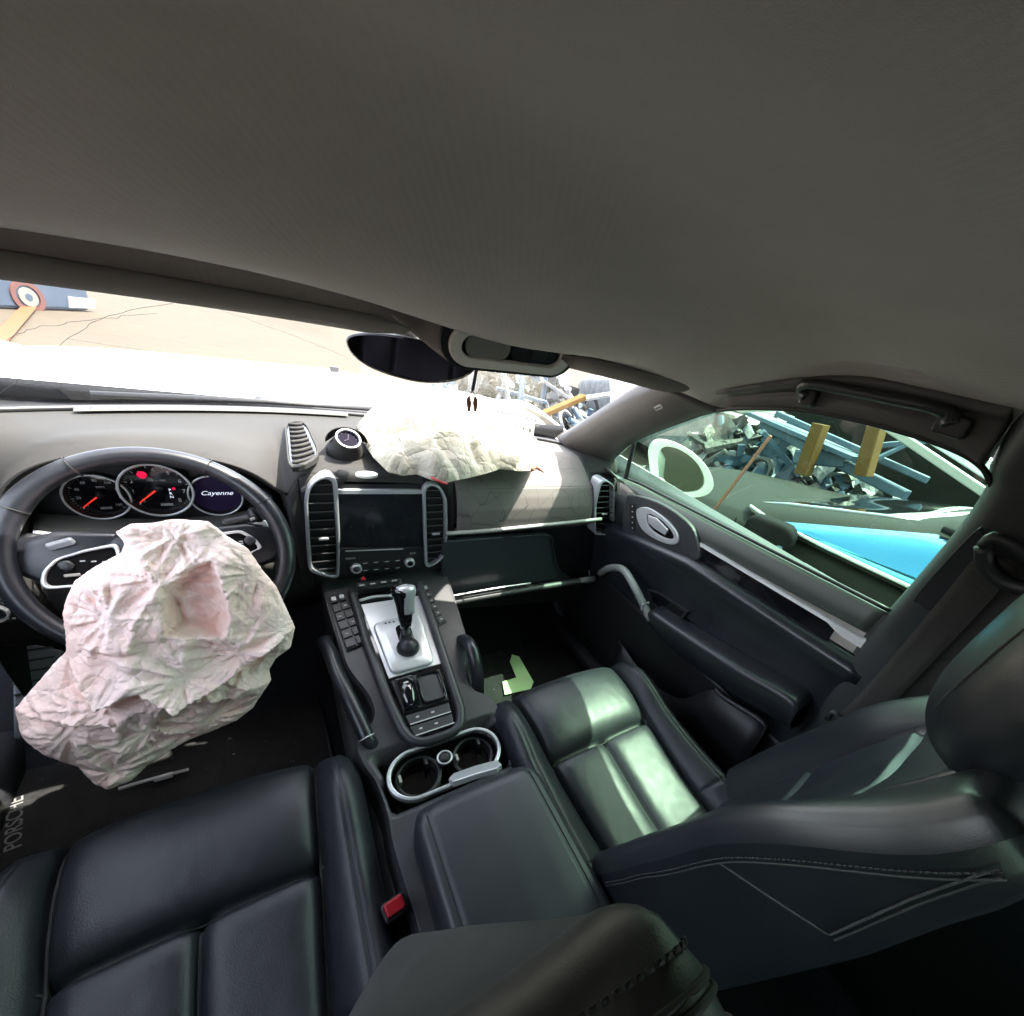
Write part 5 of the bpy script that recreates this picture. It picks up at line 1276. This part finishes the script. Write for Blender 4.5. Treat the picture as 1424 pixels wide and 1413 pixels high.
    k = prism('gear_plate', DK, [tuple(x) for x in O], .012, .012, metal_p, e, bevel=.005, seg=3, smooth=True)
    m = O.mean(0)
    prism('gear_gate', DK, [tuple(m+(x-m)*np.array([.62, .66])) for x in O], .0128, .003, metal_m, k, bevel=.001)
    prism('gear_slot', DK, rrect(m[0]+.004, m[1]+.006, .034, .085, .012), .0138, .003, gloss, k, bevel=.0005)
    bt = lathe('boot', DK, m[0]+.002, m[1]-.022, [(.026, .013), (.024, .022), (.018, .032), (.001, .038)], plast, k, n=20)
    for i in range(3): prism('gear_mark', DK, rrect(m[0]-.030+.009*i, m[1]+.062, .005, .004, .001, 1), .0126, .001, plast_d, k, bevel=0)
    # lever
    g = thing('gear_lever', DK.p(m[0], m[1], .01), 'tall black and silver gear lever standing on its silver plate', 'gear lever')
    b0 = DK.p(m[0]+.004, m[1]+.0, .012); t0 = X(561, 812, -.006)
    t0 = np.array([-.004, -.062, -.075])
    ax = t0-b0; P = [b0+ax*t for t in (0, .25, .42, .6, .8, .93, 1.02, 1.05)]
    tube('shaft', [b0, b0+ax*.45], .008, metal_m, g, n=14)
    tube('boot', [b0-ax*.02, b0+ax*.12, b0+ax*.25], [.017, .013, .009], plast, g, n=14)
    hn = spl([b0+ax*t+np.array([0, -.006*math.sin(t*3), 0]) for t in (.28, .5, .72, .9, 1.02)], 18)
    rr = np.interp(np.linspace(0, 1, 18), [0, .15, .5, .8, .93, 1], [.012, .015, .019, .026, .024, .008])
    tube('handle', hn, rr, gloss, g, n=18, sx=1.05)
    hh = [p+np.array([.005, -.006, .005]) for p in hn[5:18]]; tube('silver_inlay', hh, rr[5:18]*.88, metal_p, g, n=16, sx=.9)
    # switch tray behind the plate
    q = [dpx(*p) for p in ((538, 950), (600, 936), (615, 968), (562, 990))]
    k = prism('switch_bay', DK, [(-.060, -.292), (.048, -.292), (.044, -.378), (-.050, -.378)], .004, .008, plast_d, e, bevel=.002)
    prism('coin_recess', DK, rrect(.016, -.335, .045, .070, .010), .0045, .003, console_m, k, bevel=.0005)
    ring('recess_rim', DK, rrect(.016, -.335, .054, .080, .013), rrect(.016, -.335, .045, .070, .010), .010, .008, gloss, k, bevel=.001)
    rocker = [[DK.p(x, -.335+.042*math.cos(a), .004+.022*math.sin(a)) for a in np.linspace(0, math.pi, 14)] for x in (-.050, -.018)]
    r_ = loft('rocker_switch', rocker, gloss, k, solid=.003)
    for yy, hz in ((-.318, .024), (-.350, .021)):
        prism('switch_print', Fr(DK.p(-.034, yy, hz+.0015), DK.u, DK.v), rrect(0, 0, .010, .004, .001, 1), .001, .001, mark, k, bevel=0)
    for i in range(2):
        kk = prism('key_row', DK, [(-.050+.002*i, -.386-.028*i), (.042-.001*i, -.386-.028*i), (.040-.002*i, -.410-.028*i), (-.046+.003*i, -.410-.028*i)], .006, .006, console_m, e, bevel=.002)
        prism('silver_line', DK, [(-.046, -.408-.028*i), (.040, -.408-.028*i), (.040, -.4105-.028*i), (-.046, -.4105-.028*i)], .0068, .002, mark, kk, bevel=0)
        for x in (-.028, .004): prism('key_print', DK, rrect(x, -.397-.028*i, .007, .004, .001, 1), .0065, .001, mark, kk, bevel=0)
    # ---- cup holders
    cf = Fr(DK.p(.006, -.507, .003), DK.u, DK.v)
    cf = Fr(Z(622, 1060, -.308)*(1, 1, 1), (1, 0, 0), (0, .985, .17))
    out = rrect(0, 0, .228, .108, .0535, 12); inn = rrect(0, 0, .212, .092, .0455, 12)
    ring('silver_rim', cf, out, inn, .008, .016, metal_m, e, bevel=.003)
    prism('cup_well', cf, inn, -.045, .004, gloss, e, bevel=0)
    rows = [[cf.p(a, b, h) for a, b in inn] for h in (.006, -.02, -.045)]
    loft('well_wall', rows, plast_d, e, cv=True)
    for s in (-1, 1):
        k = ring('cup_collar', cf, circ(s*.056, 0, .044, 32), circ(s*.056, 0, .037, 32), -.012, .03, plast_d, e, bevel=.002)
        prism('spring_tab', cf, rrect(s*.056-.034, .004, .005, .016, .002), -.002, .02, cream, k, bevel=.001)
        prism('spring_tab', cf, rrect(s*.056+.020, .026, .006, .018, .002), -.010, .02, plast, k, bevel=.001)
    k = lathe('power_socket', cf, -.002, .012, [(.001, -.004), (.010, -.004), (.0105, .0), (.016, .0), (.0165, -.004), (.017, -.03)], plast, e, n=28)
    ring('socket_ring', cf, circ(-.002, .012, .0158, 30), circ(-.002, .012, .0125, 30), .0025, .004, metal_m, k, bevel=.0008)
    lathe('socket_cap', cf, -.002, .012, [(.0115, -.002), (.010, .003), (.006, .004), (.001, .0035)], plast_d, k, n=20)
    # ---- padded grab handles
    for s, px, xx in ((-1, ((452, 893), (459, 908), (470, 938), (487, 975), (503, 1010), (510, 1026)), -.170), (1, ((622, 903), (632, 893), (648, 891), (658, 908), (664, 940), (665, 968), (667, 990)), .125)):
        P = [X(x, y, xx) for x, y in px] if s > 0 else [at(x, y, DK.p(0, 0, o_), DK.n) for (x, y), o_ in zip(px, (-.012, .002, .006, .006, .0, -.004))]
        if s < 0: P = [P[0]+np.array([.01, .02, -.02])]+P+[P[-1]+np.array([.004, -.004, -.012])]
        else: P = [P[0]+np.array([-.02, .0, -.012])]+P+[P[-1]+np.array([0, -.003, -.012])]
        Q = spl(P, 32); h = tube('padded_handle', np.vstack([Q[:28], Q[27]+np.array([-s*.006, -.010, -.012]), Q[27]+np.array([-s*.014, -.014, -.036])]), .0145 if s < 0 else .0150, leather, e, n=14)
        j = 26; d = Q[j+1]-Q[j]; d /= np.linalg.norm(d)
        tube('silver_collar', [Q[j], Q[j]+d*.003], .0157, metal_m, h, n=16)
        sm = [p+np.array([0, -.006, .0138]) for p in Q[3:j]]; tube('seam', sm, .0008, stitch_m, h, n=4)
    # armrest lid
    a = thing('armrest_lid', (.02, -.7, -.33), 'padded grey black armrest lid with silver latch behind the cup holders', 'armrest')
    fr = Fr((.02, 0, -.232), (1, 0, 0), (0, 1, 0))
    rows = []
    for y in np.linspace(-1.02, -.505, 40):
        ff = 1-.18*sstep(-.56, -.505, y)**2; cr = .012*(1-((y+.75)/.27)**2*.6)
        drop = .022*sstep(-.535, -.505, y)**2
        hw = .118*(1-.10*sstep(-.55, -.503, y)); row = []
        for sx_, sz in ((-1, -.085), (-1.01, -.05), (-.99, -.02), (-.93, -.005), (-.84, .001), (-.80, -.0012), (-.77, .003), (-.5, .006), (0, .008), (.5, .006), (.77, .003), (.80, -.0012), (.84, .001), (.93, -.005), (.99, -.02), (1.01, -.05), (1, -.085)):
            row.append(fr.p(sx_*hw, y, sz+cr-drop))
        rows.append(lin(row, 60))
    rows.append([p+np.array([0, .004, -.02]) for p in rows[-1]]); rows.append([np.array([p[0], p[1]+.002, min(p[2], -.31)]) for p in rows[-1]])
    loft('lid_pad', rows, lid_lea, a, solid=.003)
    for s in (-1, 1): tube('lid_seam', [fr.p(s*.8*.118, y, .0005+.012*(1-((y+.75)/.27)**2*.6)) for y in np.linspace(-1, -.535, 26)], .0012, stitch_m, a, n=5)
    lt = [fr.p(x, -.512+.006*math.cos(x*16), .004) for x in np.linspace(-.045, .045, 10)]
    fl = Fr((.022, -.505, -.238), (1, 0, 0), (0, .85, -.5))
    L = [at(x, y, (0, -.50, -.235), (0, .5, .86)) for x, y in ((624, 1086), (632, 1078), (662, 1068), (693, 1060), (698, 1066), (690, 1072), (660, 1080), (630, 1091))]
    fl = Fr((0, -.50, -.235), (1, 0, 0), (0, .86, -.5)); 
    prism('latch', fl, [fl.px(*p) for p in ((624, 1087), (631, 1079), (662, 1068), (692, 1060), (698, 1066), (692, 1072), (660, 1081), (631, 1091))], .006, .012, metal_m, a, bevel=.002)
console()

# ================================================================== SEATS
near_l = mat('paler_black_leather', (.026, .027, .027), .42, bump=[('vor', 1100, .2, .0003)], noise=(40, .5, (.032, .033, .033)))  # paler black leather, for the driver backrest only
def seat(s):
    """one front seat; s=+1 passenger.  Local: u to the right, v to the rear"""
    xc = .35 if s > 0 else -.375
    e = thing('car_seat', (xc, -.52, -.60), 'black leather passenger seat, green sunlight on its cushion' if s > 0 else 'black leather driver seat with empty perforated cushion below the hanging airbag', 'seat')
    W = .222
    def half(v):   # half width at distance v behind the front edge
        return W*(1-.05*math.exp(-v/.03))*(1 if v > .03 else math.sqrt(max(.0, 1-((.03-v)/.034)**2))*.12+.88)
    def inner(v): return .143+.012*sstep(.30, .0, v)-.010*sstep(.2, .45, v)
    def zc(u, v):
        a = abs(u); iw = inner(v); hw = half(v)
        z = -.300-.045*sstep(.05, .45, v)+.012*math.sin(min(1, v/.2)*math.pi)
        # centre panels, puffed
        if a < iw:
            t = a/iw
            if v < .205: z += .012*(1-t**4)*(1-((v-.10)/.11)**4)
            else: z += .010*(1-(abs(a-iw*.5)/(iw*.5))**4)
        else:
            t = (a-iw)/(hw-iw+1e-6); z += .034*math.sin(min(1, t*1.25)*math.pi/2)*sstep(-.02, .10, v)
        z += .010*sstep(.22, .50, v)*(a/iw)**2
        # seams
        z -= .016*math.exp(-((a-iw)/.0050)**2)+.006*math.exp(-((a-iw)/.016)**2)
        if a < iw:
            vs_ = .205-.02*(1-a/iw)*0; z -= .020*math.exp(-((v-vs_)/.0065)**2)+.008*math.exp(-((v-vs_)/.022)**2)
            if v > vs_: z -= .010*math.exp(-(u/.0042)**2)+.003*math.exp(-(u/.012)**2)
        else:
            if s < 0 or True: z -= .006*math.exp(-((v-.42-.25*(a-iw))/.004)**2)
        # piping line near the outer edge and front edge
        z -= .003*math.exp(-((a-(hw-.030))/.0025)**2)*sstep(.0, .04, v)+.004*math.exp(-((v-.020)/.003)**2)*(a < iw)
        # creases
        z += .0012*mnoise.noise(Vector((u*16+s*5, v*11, 1)))+.0004*mnoise.noise(Vector((u*60, v*40, s*3)))
        # edge rounding
        d = min(hw-a, v+.0); r = .045
        if d < r: z -= r*.9-math.sqrt(max(0, r*r-(r-max(d, 0))**2))*.9
        return z
    nu, nv = 130, 120
    us = np.linspace(-1, 1, nu); vs_ = np.concatenate([[-.004, -.002], np.linspace(0, .56, nv)**1.0])
    G = np.zeros((len(vs_)+2, nu+6, 3)); 
    Pt = []
    for i, v in enumerate(vs_):
        v_ = max(v, 0); hw = half(v_); row = []
        for u in us:
            a = u*hw; bow = .020*(1-(u)**2)*max(0, 1-v_/.15)
            row.append((xc+a, -.282-v_+bow, zc(a, v_) if v >= 0 else zc(a, 0)-.02*(abs(v)/.002)))
        lft, rgt = row[0], row[-1]
        row = [(lft[0]+.012, lft[1], -.43), (lft[0]-.004, lft[1], -.39), (lft[0]-.004, lft[1], lft[2]-.012)]+row+[(rgt[0]+.004, rgt[1], rgt[2]-.012), (rgt[0]+.004, rgt[1], -.39), (rgt[0]-.012, rgt[1], -.43)]
        Pt.append(row)
    # front skirt
    f0 = Pt[0]; Pt = [[(p[0]*.97+xc*.03, p[1]-.03, -.45) for p in f0], [(p[0], p[1]+.006, min(p[2], -.37)) for p in f0]]+Pt
    G = np.array(Pt); m, n = G.shape[:2]
    faces = gridf(m, n); V = G.reshape(-1, 3)
    reg = {k: [] for k in ('front_panel', 'rear_panel_a', 'rear_panel_b', 'bolster_a', 'bolster_b', 'skirt')}
    for f in faces:
        c = V[list(f)].mean(0); u = c[0]-xc; v = -.282-c[1]; j = f[0] % n; i = f[0]//n
        if i < 2 or j < 3 or j >= n-4: reg['skirt'].append(f); continue
        iw = inner(max(v, 0))
        if abs(u) > iw: reg['bolster_a' if u < 0 else 'bolster_b'].append(f)
        elif v < .205: reg['front_panel'].append(f)
        else: reg['rear_panel_a' if u < 0 else 'rear_panel_b'].append(f)
    for k, fs in reg.items():
        ids = sorted({i for f in fs for i in f}); mp = {a: b for b, a in enumerate(ids)}
        nm = {'front_panel': 'cushion_front_panel', 'rear_panel_a': 'cushion_rear_panel', 'rear_panel_b': 'cushion_rear_panel', 'bolster_a': 'cushion_bolster', 'bolster_b': 'cushion_bolster', 'skirt': 'cushion_side'}[k]
        mesh(nm, V[ids], [tuple(mp[i] for i in f)[::-1] for f in fs], leather2 if 'panel' in k or 'bolster' in k else leather, e)
    def cz(a, v, h=.0012): return (xc+a, -.282-v+.020*(1-(a/half(v))**2)*max(0, 1-v/.15), zc(a, v)+h)
    for t in (-1, 1): tube('seam_piping', [cz(t*inner(v), v) for v in np.linspace(.012, .53, 70)], .0030, stitch_m, e, n=6)
    tube('seam_piping', [cz(a, .205) for a in np.linspace(-.150, .150, 40)], .0022, stitch_m, e, n=6)
    tube('seam_piping', [cz(0, v) for v in np.linspace(.21, .53, 40)], .0018, stitch_m, e, n=6)
    for t in (-1, 1): tube('edge_seam', [cz(t*(half(v)-.030), v, .0004) for v in np.linspace(.04, .5, 50)], .0010, piping_m, e, n=5)
    tube('edge_seam', [cz(a, .021, .0003) for a in np.linspace(-.135, .135, 40)], .0010, piping_m, e, n=5)
    # outer side panels below
    box('seat_base', (xc-.20, -.82, -.60), (xc+.20, -.34, -.42), plast_d, e, bevel=.02)
    for t in (-1, 1): box('seat_rail', (xc+t*.17-.02, -.95, -.65), (xc+t*.17+.02, -.24, -.615), plast_d, e, bevel=.003)
    # ---- backrest
    rec = R(21) if s > 0 else R(14.5)
    up = np.array([0, -math.sin(rec), math.cos(rec)]); base = np.array([xc, -.760, -.27]) if s > 0 else np.array([xc+.03, -.752, -.27])
    B = Fr(base, (1, 0, 0), up)       # n = u x v -> points backwards? fix below
    nf = np.array([0, math.cos(rec), math.sin(rec)])     # towards the front of the car
    H = .635 if s > 0 else .668
    def hwb(v): return .208+.004*math.sin(v*9)-.016*sstep(.40, .62, v)*(s > 0)+.058*sstep(.35, .60, v)*(s < 0)
    def bk(v): return float(np.interp(v, [0, .2, .453, .541, .60, .66], [-.150, -.140, -.100, -.082, -.072, -.068] if s > 0 else [-.15, -.145, -.13, -.12, -.105, -.10]))
    def dep(u, v):
        a = abs(u); hw = hwb(v); iw = .135-.02*sstep(.1, .6, v)
        z = 0.0
        bol = .050*(1-sstep(.35, .62, v)); t = max(0, (a-iw)/(hw-iw))
        z += bol*math.sin(min(1, t*1.15)*math.pi/2)-.010*(1-min(1, a/iw)**2)
        z -= .012*math.exp(-((a-iw)/.005)**2)
        if a < iw: z -= .012*math.exp(-((v-.26)/.006)**2)+(.008*math.exp(-(u/.005)**2) if v < .26 else 0)+(.012*math.exp(-((v-.47)/.006)**2))
        z += .003*mnoise.noise(Vector((u*14, v*9, 7+s)))
        d = min(hw-a, H-v); r = .032
        if d < r: z -= r-math.sqrt(max(0, r*r-(r-max(0, d))**2))
        return z
    nu, nv = 90, 110; rows = []
    for v in np.linspace(0, H, nv):
        hw = hwb(v)*(1 if v < H-.07 else .90+.10*math.sqrt(max(0, 1-((v-H+.07)/.07)**2))); row = []
        th = -bk(v)
        def P(u, d): return B.o+B.u*u+up*v+nf*d
        e_ = hw
        fd = dep(hwb(v)*.9999, v)
        back = -th+ (min(.05, th-.056)*(1-math.sqrt(max(0, 1-((v-H+.06)/.06)**2))) if v > H-.06 else 0)
        b_ = fd-.014; k2 = min(back+.020, b_-.006); k1 = min(back+.008, k2-.003); back = min(back, k1-.003)
        row += [P(0, back-.006), P(-e_*.6, back-.004), P(-e_*.90, back), P(-e_*.98, k1), P(-e_, k2), P(-e_, (k2+b_)/2), P(-e_, b_), P(-e_, fd-.006)]
        for u in np.linspace(-1, 1, nu): row.append(P(u*hw, dep(u*hwb(v)*.9999, v)))
        row += [P(e_, fd-.006), P(e_, b_), P(e_, (k2+b_)/2), P(e_, k2), P(e_*.98, k1), P(e_*.90, back), P(e_*.6, back-.004)]
        rows.append(row)
    G = np.array(rows); m, n = G.shape[:2]
    # top cap row
    c = G[-1].mean(0)+up*.004; G = np.concatenate([G, (G[-1]*.4+c*.6)[None], (G[-1]*.02+c*.98)[None]], 0); m += 2
    faces = gridf(m, n, cv=True); V = G.reshape(-1, 3); V_all = V.copy(); reg = {}
    for f in faces:
        i, j = f[0]//n, f[0] % n
        key = 'backrest_shell' if (j < 3 or j >= 8+nu+3) else ('backrest_side_a' if j < 8 else 'backrest_side_b' if j >= 8+nu-1 else 'backrest_front')
        if key == 'backrest_front':
            u = (V[list(f)].mean(0)[0]-xc); key = 'backrest_bolster_a' if u < -.125 else 'backrest_bolster_b' if u > .125 else 'backrest_front'
        reg.setdefault(key, []).append(f)
    for k, fs in reg.items():
        ids = sorted({i for f in fs for i in f}); mp = {a: b for b, a in enumerate(ids)}
        nm = k[:-2] if k[-2] == '_' else k
        mesh(nm, V[ids], [tuple(mp[i] for i in f) for f in fs], leather if s > 0 else near_l, e)
    # seams with stitching round the side panel
    for t in (-1, 1):
        def S(v, d): return B.o+B.u*(t*(hwb(v)+.0006))+up*v+nf*d
        for off in (-.018,):
            tube('side_seam', [S(v, dep(hwb(v)*.9999, v)+off) for v in np.linspace(.04, .612, 34)], .0011, piping_m, e, n=5)
        tube('side_seam', [S(v, bk(v)+.024) for v in np.linspace(.45, .612, 30)], .0011, piping_m, e, n=5)
        tube('panel_seam', [S(.355+.11*k_, dep(hwb(.36)*.9999, .36)-.018-(.085*k_)) for k_ in np.linspace(0, .84, 12)], .0013, piping_m, e, n=5)
        V = []; Fc = []
        for off in (0, 1):
            for v in np.linspace(.05 if off == 0 else .45, .612, 110):
                c = S(v, dep(hwb(v)*.9999, v)-.013 if off == 0 else bk(v)+.029); b0 = len(V); q = B.u*t*.0009
                V += [c-up*.0022-nf*.0007+q, c-up*.0022+nf*.0007+q, c+up*.0022+nf*.0007+q, c+up*.0022-nf*.0007+q]; Fc.append((b0, b0+1, b0+2, b0+3))
        mesh('stitch_row', V, Fc, piping_m, e, solid=.0008)['kind'] = 'stuff'
    # stitched double seam over the top edge
    if s < 0:
        bv = BVHTree.FromPolygons([tuple(p) for p in V_all], [tuple(f) for f in faces])
        def top_at(u, d):
            o_ = B.o+B.u*u+up*(H+.2)+nf*d; h_ = bv.ray_cast(Vector(o_), Vector(-up)); return None if h_[0] is None else np.array(h_[0])
        for d0, kind in ((-.012, 'st'), (-.022, 'pipe'), (-.026, 'pipe'), (-.036, 'st')):
            pts = [top_at(u, d0) for u in np.linspace(-.1, .165, 60)]; pts = [p for p in pts if p is not None]
            for ph in np.linspace(0, 1.75, 80):
                tg = B.o+B.u*.168+up*(H-.085)+nf*(d0-.012*ph); dr = B.u*math.sin(ph)+up*math.cos(ph)
                h_ = bv.ray_cast(Vector(tg+dr*.3), Vector(-dr))
                if h_[0] is not None: pts.append(np.array(h_[0])+dr*.0006)
            pts = list(lin(pts, 120))
            if kind == 'pipe': tube('top_seam', pts, .0014, stitch_m, e, n=6)
            else:
                Vv = []; Ff = []
                for k_ in range(0, len(pts)-1):
                    ofs = (pts[k_]-(B.o+B.u*.12+up*(H-.12)+nf*d0)); ofs = ofs/np.linalg.norm(ofs)*.0014; a, b = pts[k_]+ofs, pts[k_]*.35+pts[k_+1]*.65+ofs; b0 = len(Vv); w_ = nf*.0009
                    Vv += [a-w_, b-w_, b+w_, a+w_]; Ff.append((b0, b0+1, b0+2, b0+3))
                mesh('stitch_row', Vv, Ff, thread_m if d0 < -.03 else stitch_m, e, solid=.0009)['kind'] = 'stuff'
    # ---- headrest
    hc = B.o+up*(H+.075)+nf*(-.035)
    if s > 0: hc = np.array([.372, -.968, .352])
    HRW = .150 if s > 0 else .140
    rows = []
    hu = np.array([0, -math.sin(rec*.6), math.cos(rec*.6)]); hn = np.array([0, math.cos(rec*.6), math.sin(rec*.6)])
    for v in np.linspace(-1, 1, 34):
        k = (1-abs(v)**3.2)**(1/3.2); row = []
        for a in np.linspace(0, 2*math.pi, 56, endpoint=False):
            ca, sa = math.cos(a), math.sin(a); rx = HRW*k*np.sign(ca)*abs(ca)**.62; ry = .052*k*np.sign(sa)*abs(sa)**.75
            bow = -.018*(rx/.14)**2
            row.append(hc+B.u*rx+hu*(v*.098)+hn*(ry+bow+.012*v*(sa > 0)))
        rows.append(row)
    hd = loft('headrest', rows, leather, e, cv=True, caps=True)
    for t in (-1, 1):
        q = [hc+B.u*(t*.140*.80*(1-abs(v)**3.2)**(1/3.2))+hu*(v*.098)+hn*(.0505*(1-abs(v)**3.2)**(1/3.2)*.86-.0115+.012*v) for v in np.linspace(-.9, .9, 24)]
        tube('headrest_seam', q, .0014, piping_m, hd, n=5)
        tube('headrest_post', [B.o+B.u*t*.06+up*(H-.04)-nf*.05, hc+B.u*t*.06-hu*.06-hn*.01], .006, metal_m, hd, n=10)
        prism('post_collar', Fr(B.o+B.u*t*.06+up*(H+.003)-nf*.045, B.u, nf), rrect(0, 0, .035, .025, .01), .006, .012, gloss, hd, bevel=.002)
    return e
seat(1); seat(-1)

def buckle():
    e = thing('belt_buckle', (-.150, -.66, -.45), 'black seat belt buckle with bright red release button beside the driver seat', 'buckle')
    a = Z(548, 1262, -.30); fr = Fr(a, (1, .15, 0), (0, 1, .25))
    k = prism('buckle_body', Fr(a+np.array([.001, 0, -.001]), (1, .15, 0), (0, .9, .3)), rrect(0, 0, .036, .030, .006), .0, .13, plast_d, e, bevel=.004)
    prism('release_button', Fr(a+np.array([0.001, 0.0, .001]), (1, .15, 0), (0, .9, .3)), rrect(0, .001, .027, .021, .004), .006, .012, red_m, e, bevel=.003)
buckle()

def footwell():
    def sheetm(name, px, zf, m, label, cat, th=.006):
        e = [zf(x, y) for x, y in px]; return e
    # driver mat
    fl = Fr((-.4, .0, -.640), (1, 0, 0), (0, 1, 0))
    O = [(-.41, -.35), (-.41, .25), (-.24, .42), (.02, .46), (.18, .40), (.19, .25), (.205, .05), (.21, -.35)]
    O = [tuple(x) for x in np.array(O)]
    e = thing('floor_mat', (-.4, 0, -.64), 'black carpet floor mat with silver lettering in the driver footwell', 'mat')
    prism('mat_carpet', fl, O, .002, .012, mat_m, e, bevel=.004)
    tube('mat_edge', [fl.p(a, b, .002) for a, b in O], .004, plast, e, n=6)
    a = np.array(fl.px(20, 1186)); b = np.array(fl.px(24, 1108)); d = b-a; ang = math.atan2(d[1], d[0]); c = (a+b)/2
    text('mat_lettering', 'PORSCHE', fl, c[0], c[1], np.linalg.norm(d)/4.7, let_m, e, top=.004, rot=ang, ext=.0008, sx=1.0)
    # passenger mat
    f2 = Fr((.4, .0, -.640), (1, 0, 0), (0, 1, 0))
    e = thing('floor_mat', (.4, 0, -.64), 'black carpet floor mat in the dark passenger footwell', 'mat')
    prism('mat_carpet', f2, [(-x, y) for x, y in O][::-1], .002, .012, mat_m, e, bevel=.004)
    # foot rest / pedals
    e = thing('foot_rest', (-.58, .3, -.6), 'ribbed grey foot plate in the driver footwell left of the hanging airbag', 'foot plate')
    P0 = (-.6, .20, -.50); n_ = (0, -.75, .66); pf = Fr(P0, (1, 0, 0), (0, .66, .75))
    pts = [pf.px(*p) for p in ((17, 890), (85, 905), (88, 1000), (60, 1030), (18, 1028))]
    k = prism('plate', pf, [tuple(x) for x in pts], .0, .02, footm, e, bevel=.004)
    lo, hi = np.min(pts, 0), np.max(pts, 0)
    for i in range(9):
        y = lo[1]+(hi[1]-lo[1])*(i+.8)/10.; prism('rib', pf, [(lo[0]+.01, y-.002), (hi[0]-.01, y-.002), (hi[0]-.01, y+.002), (lo[0]+.01, y+.002)], .0025, .003, plast, k, bevel=.0008)
    e = thing('brake_pedal', (-.36, .32, -.45), 'black rubber brake pedal hidden behind the hanging airbag', 'pedal')
    prism('pedal_pad', Fr((-.36, .30, -.42), (1, 0, 0), (0, .5, .86)), rrect(0, 0, .09, .06, .01), .006, .015, plast, e)
    tube('pedal_arm', [(-.36, .31, -.42), (-.36, .40, -.20)], .01, plast_d, e)
    # seat rail cover lying on the mat edge
    e = thing('silver_bar', Z(205, 1085, -.62), 'thin grey metal bar on the carpet just ahead of the driver seat', 'bar')
    tube('bar', [Z(165, 1097, -.62), Z(205, 1085, -.62), Z(262, 1070, -.62)], .004, tagm, e, n=6); tube('bar_bracket', [Z(215, 1084, -.618), Z(240, 1077, -.618)], .007, tagm, e, n=6)
    e = Z(720, 940, -.63); o = prism('sun_patch', Fr((0, 0, -.628), (1, 0, 0), (0, 1, 0)), [tuple(Z(x, y, -.628)[:2]) for x, y in ((699, 948), (702, 966), (738, 958), (742, 948), (722, 913), (712, 910), (709, 920), (718, 942))], .0, .001, sun_patch_m, None, bevel=0)  # sunlight on the carpet, drawn as a thin pale green sheet
    tag(o, 'pale green patch of painted sunlight on the dark carpet in front of the passenger seat', 'painted sunlight')
let_m = mat('mat_lettering_grey', (.14, .14, .14), .5)
footm = mat('grey_foot_plate', (.13, .14, .16), .6, noise=(20, .5, (.16, .17, .19)))
sun_patch_m = mat('pale_green_sun_patch', (.55, .80, .42), .8)
footwell()
def crumbs():
    rg = np.random.default_rng(12); V = []; Fc = []
    for i in range(70):
        x, y = rg.uniform(-.78, -.22), rg.uniform(-.30, .30)
        if i > 55: x, y = rg.uniform(.25, .6), rg.uniform(-.2, .3)
        s_ = rg.uniform(.0006, .0020); c = np.array([x, y, -.6365]); b0 = len(V)
        V += [c+rg.normal(size=3)*s_*(1, 1, .3)+(0, 0, s_*.3) for _ in range(4)]; Fc += [(b0, b0+1, b0+2), (b0, b0+2, b0+3), (b0, b0+3, b0+1), (b0+1, b0+3, b0+2)]
    o = mesh('glass_crumbs', V, Fc, mark, smooth=False); tag(o, 'tiny pale crumbs of glass and grit scattered over the dark floor mats', 'debris', kind='stuff')
crumbs()
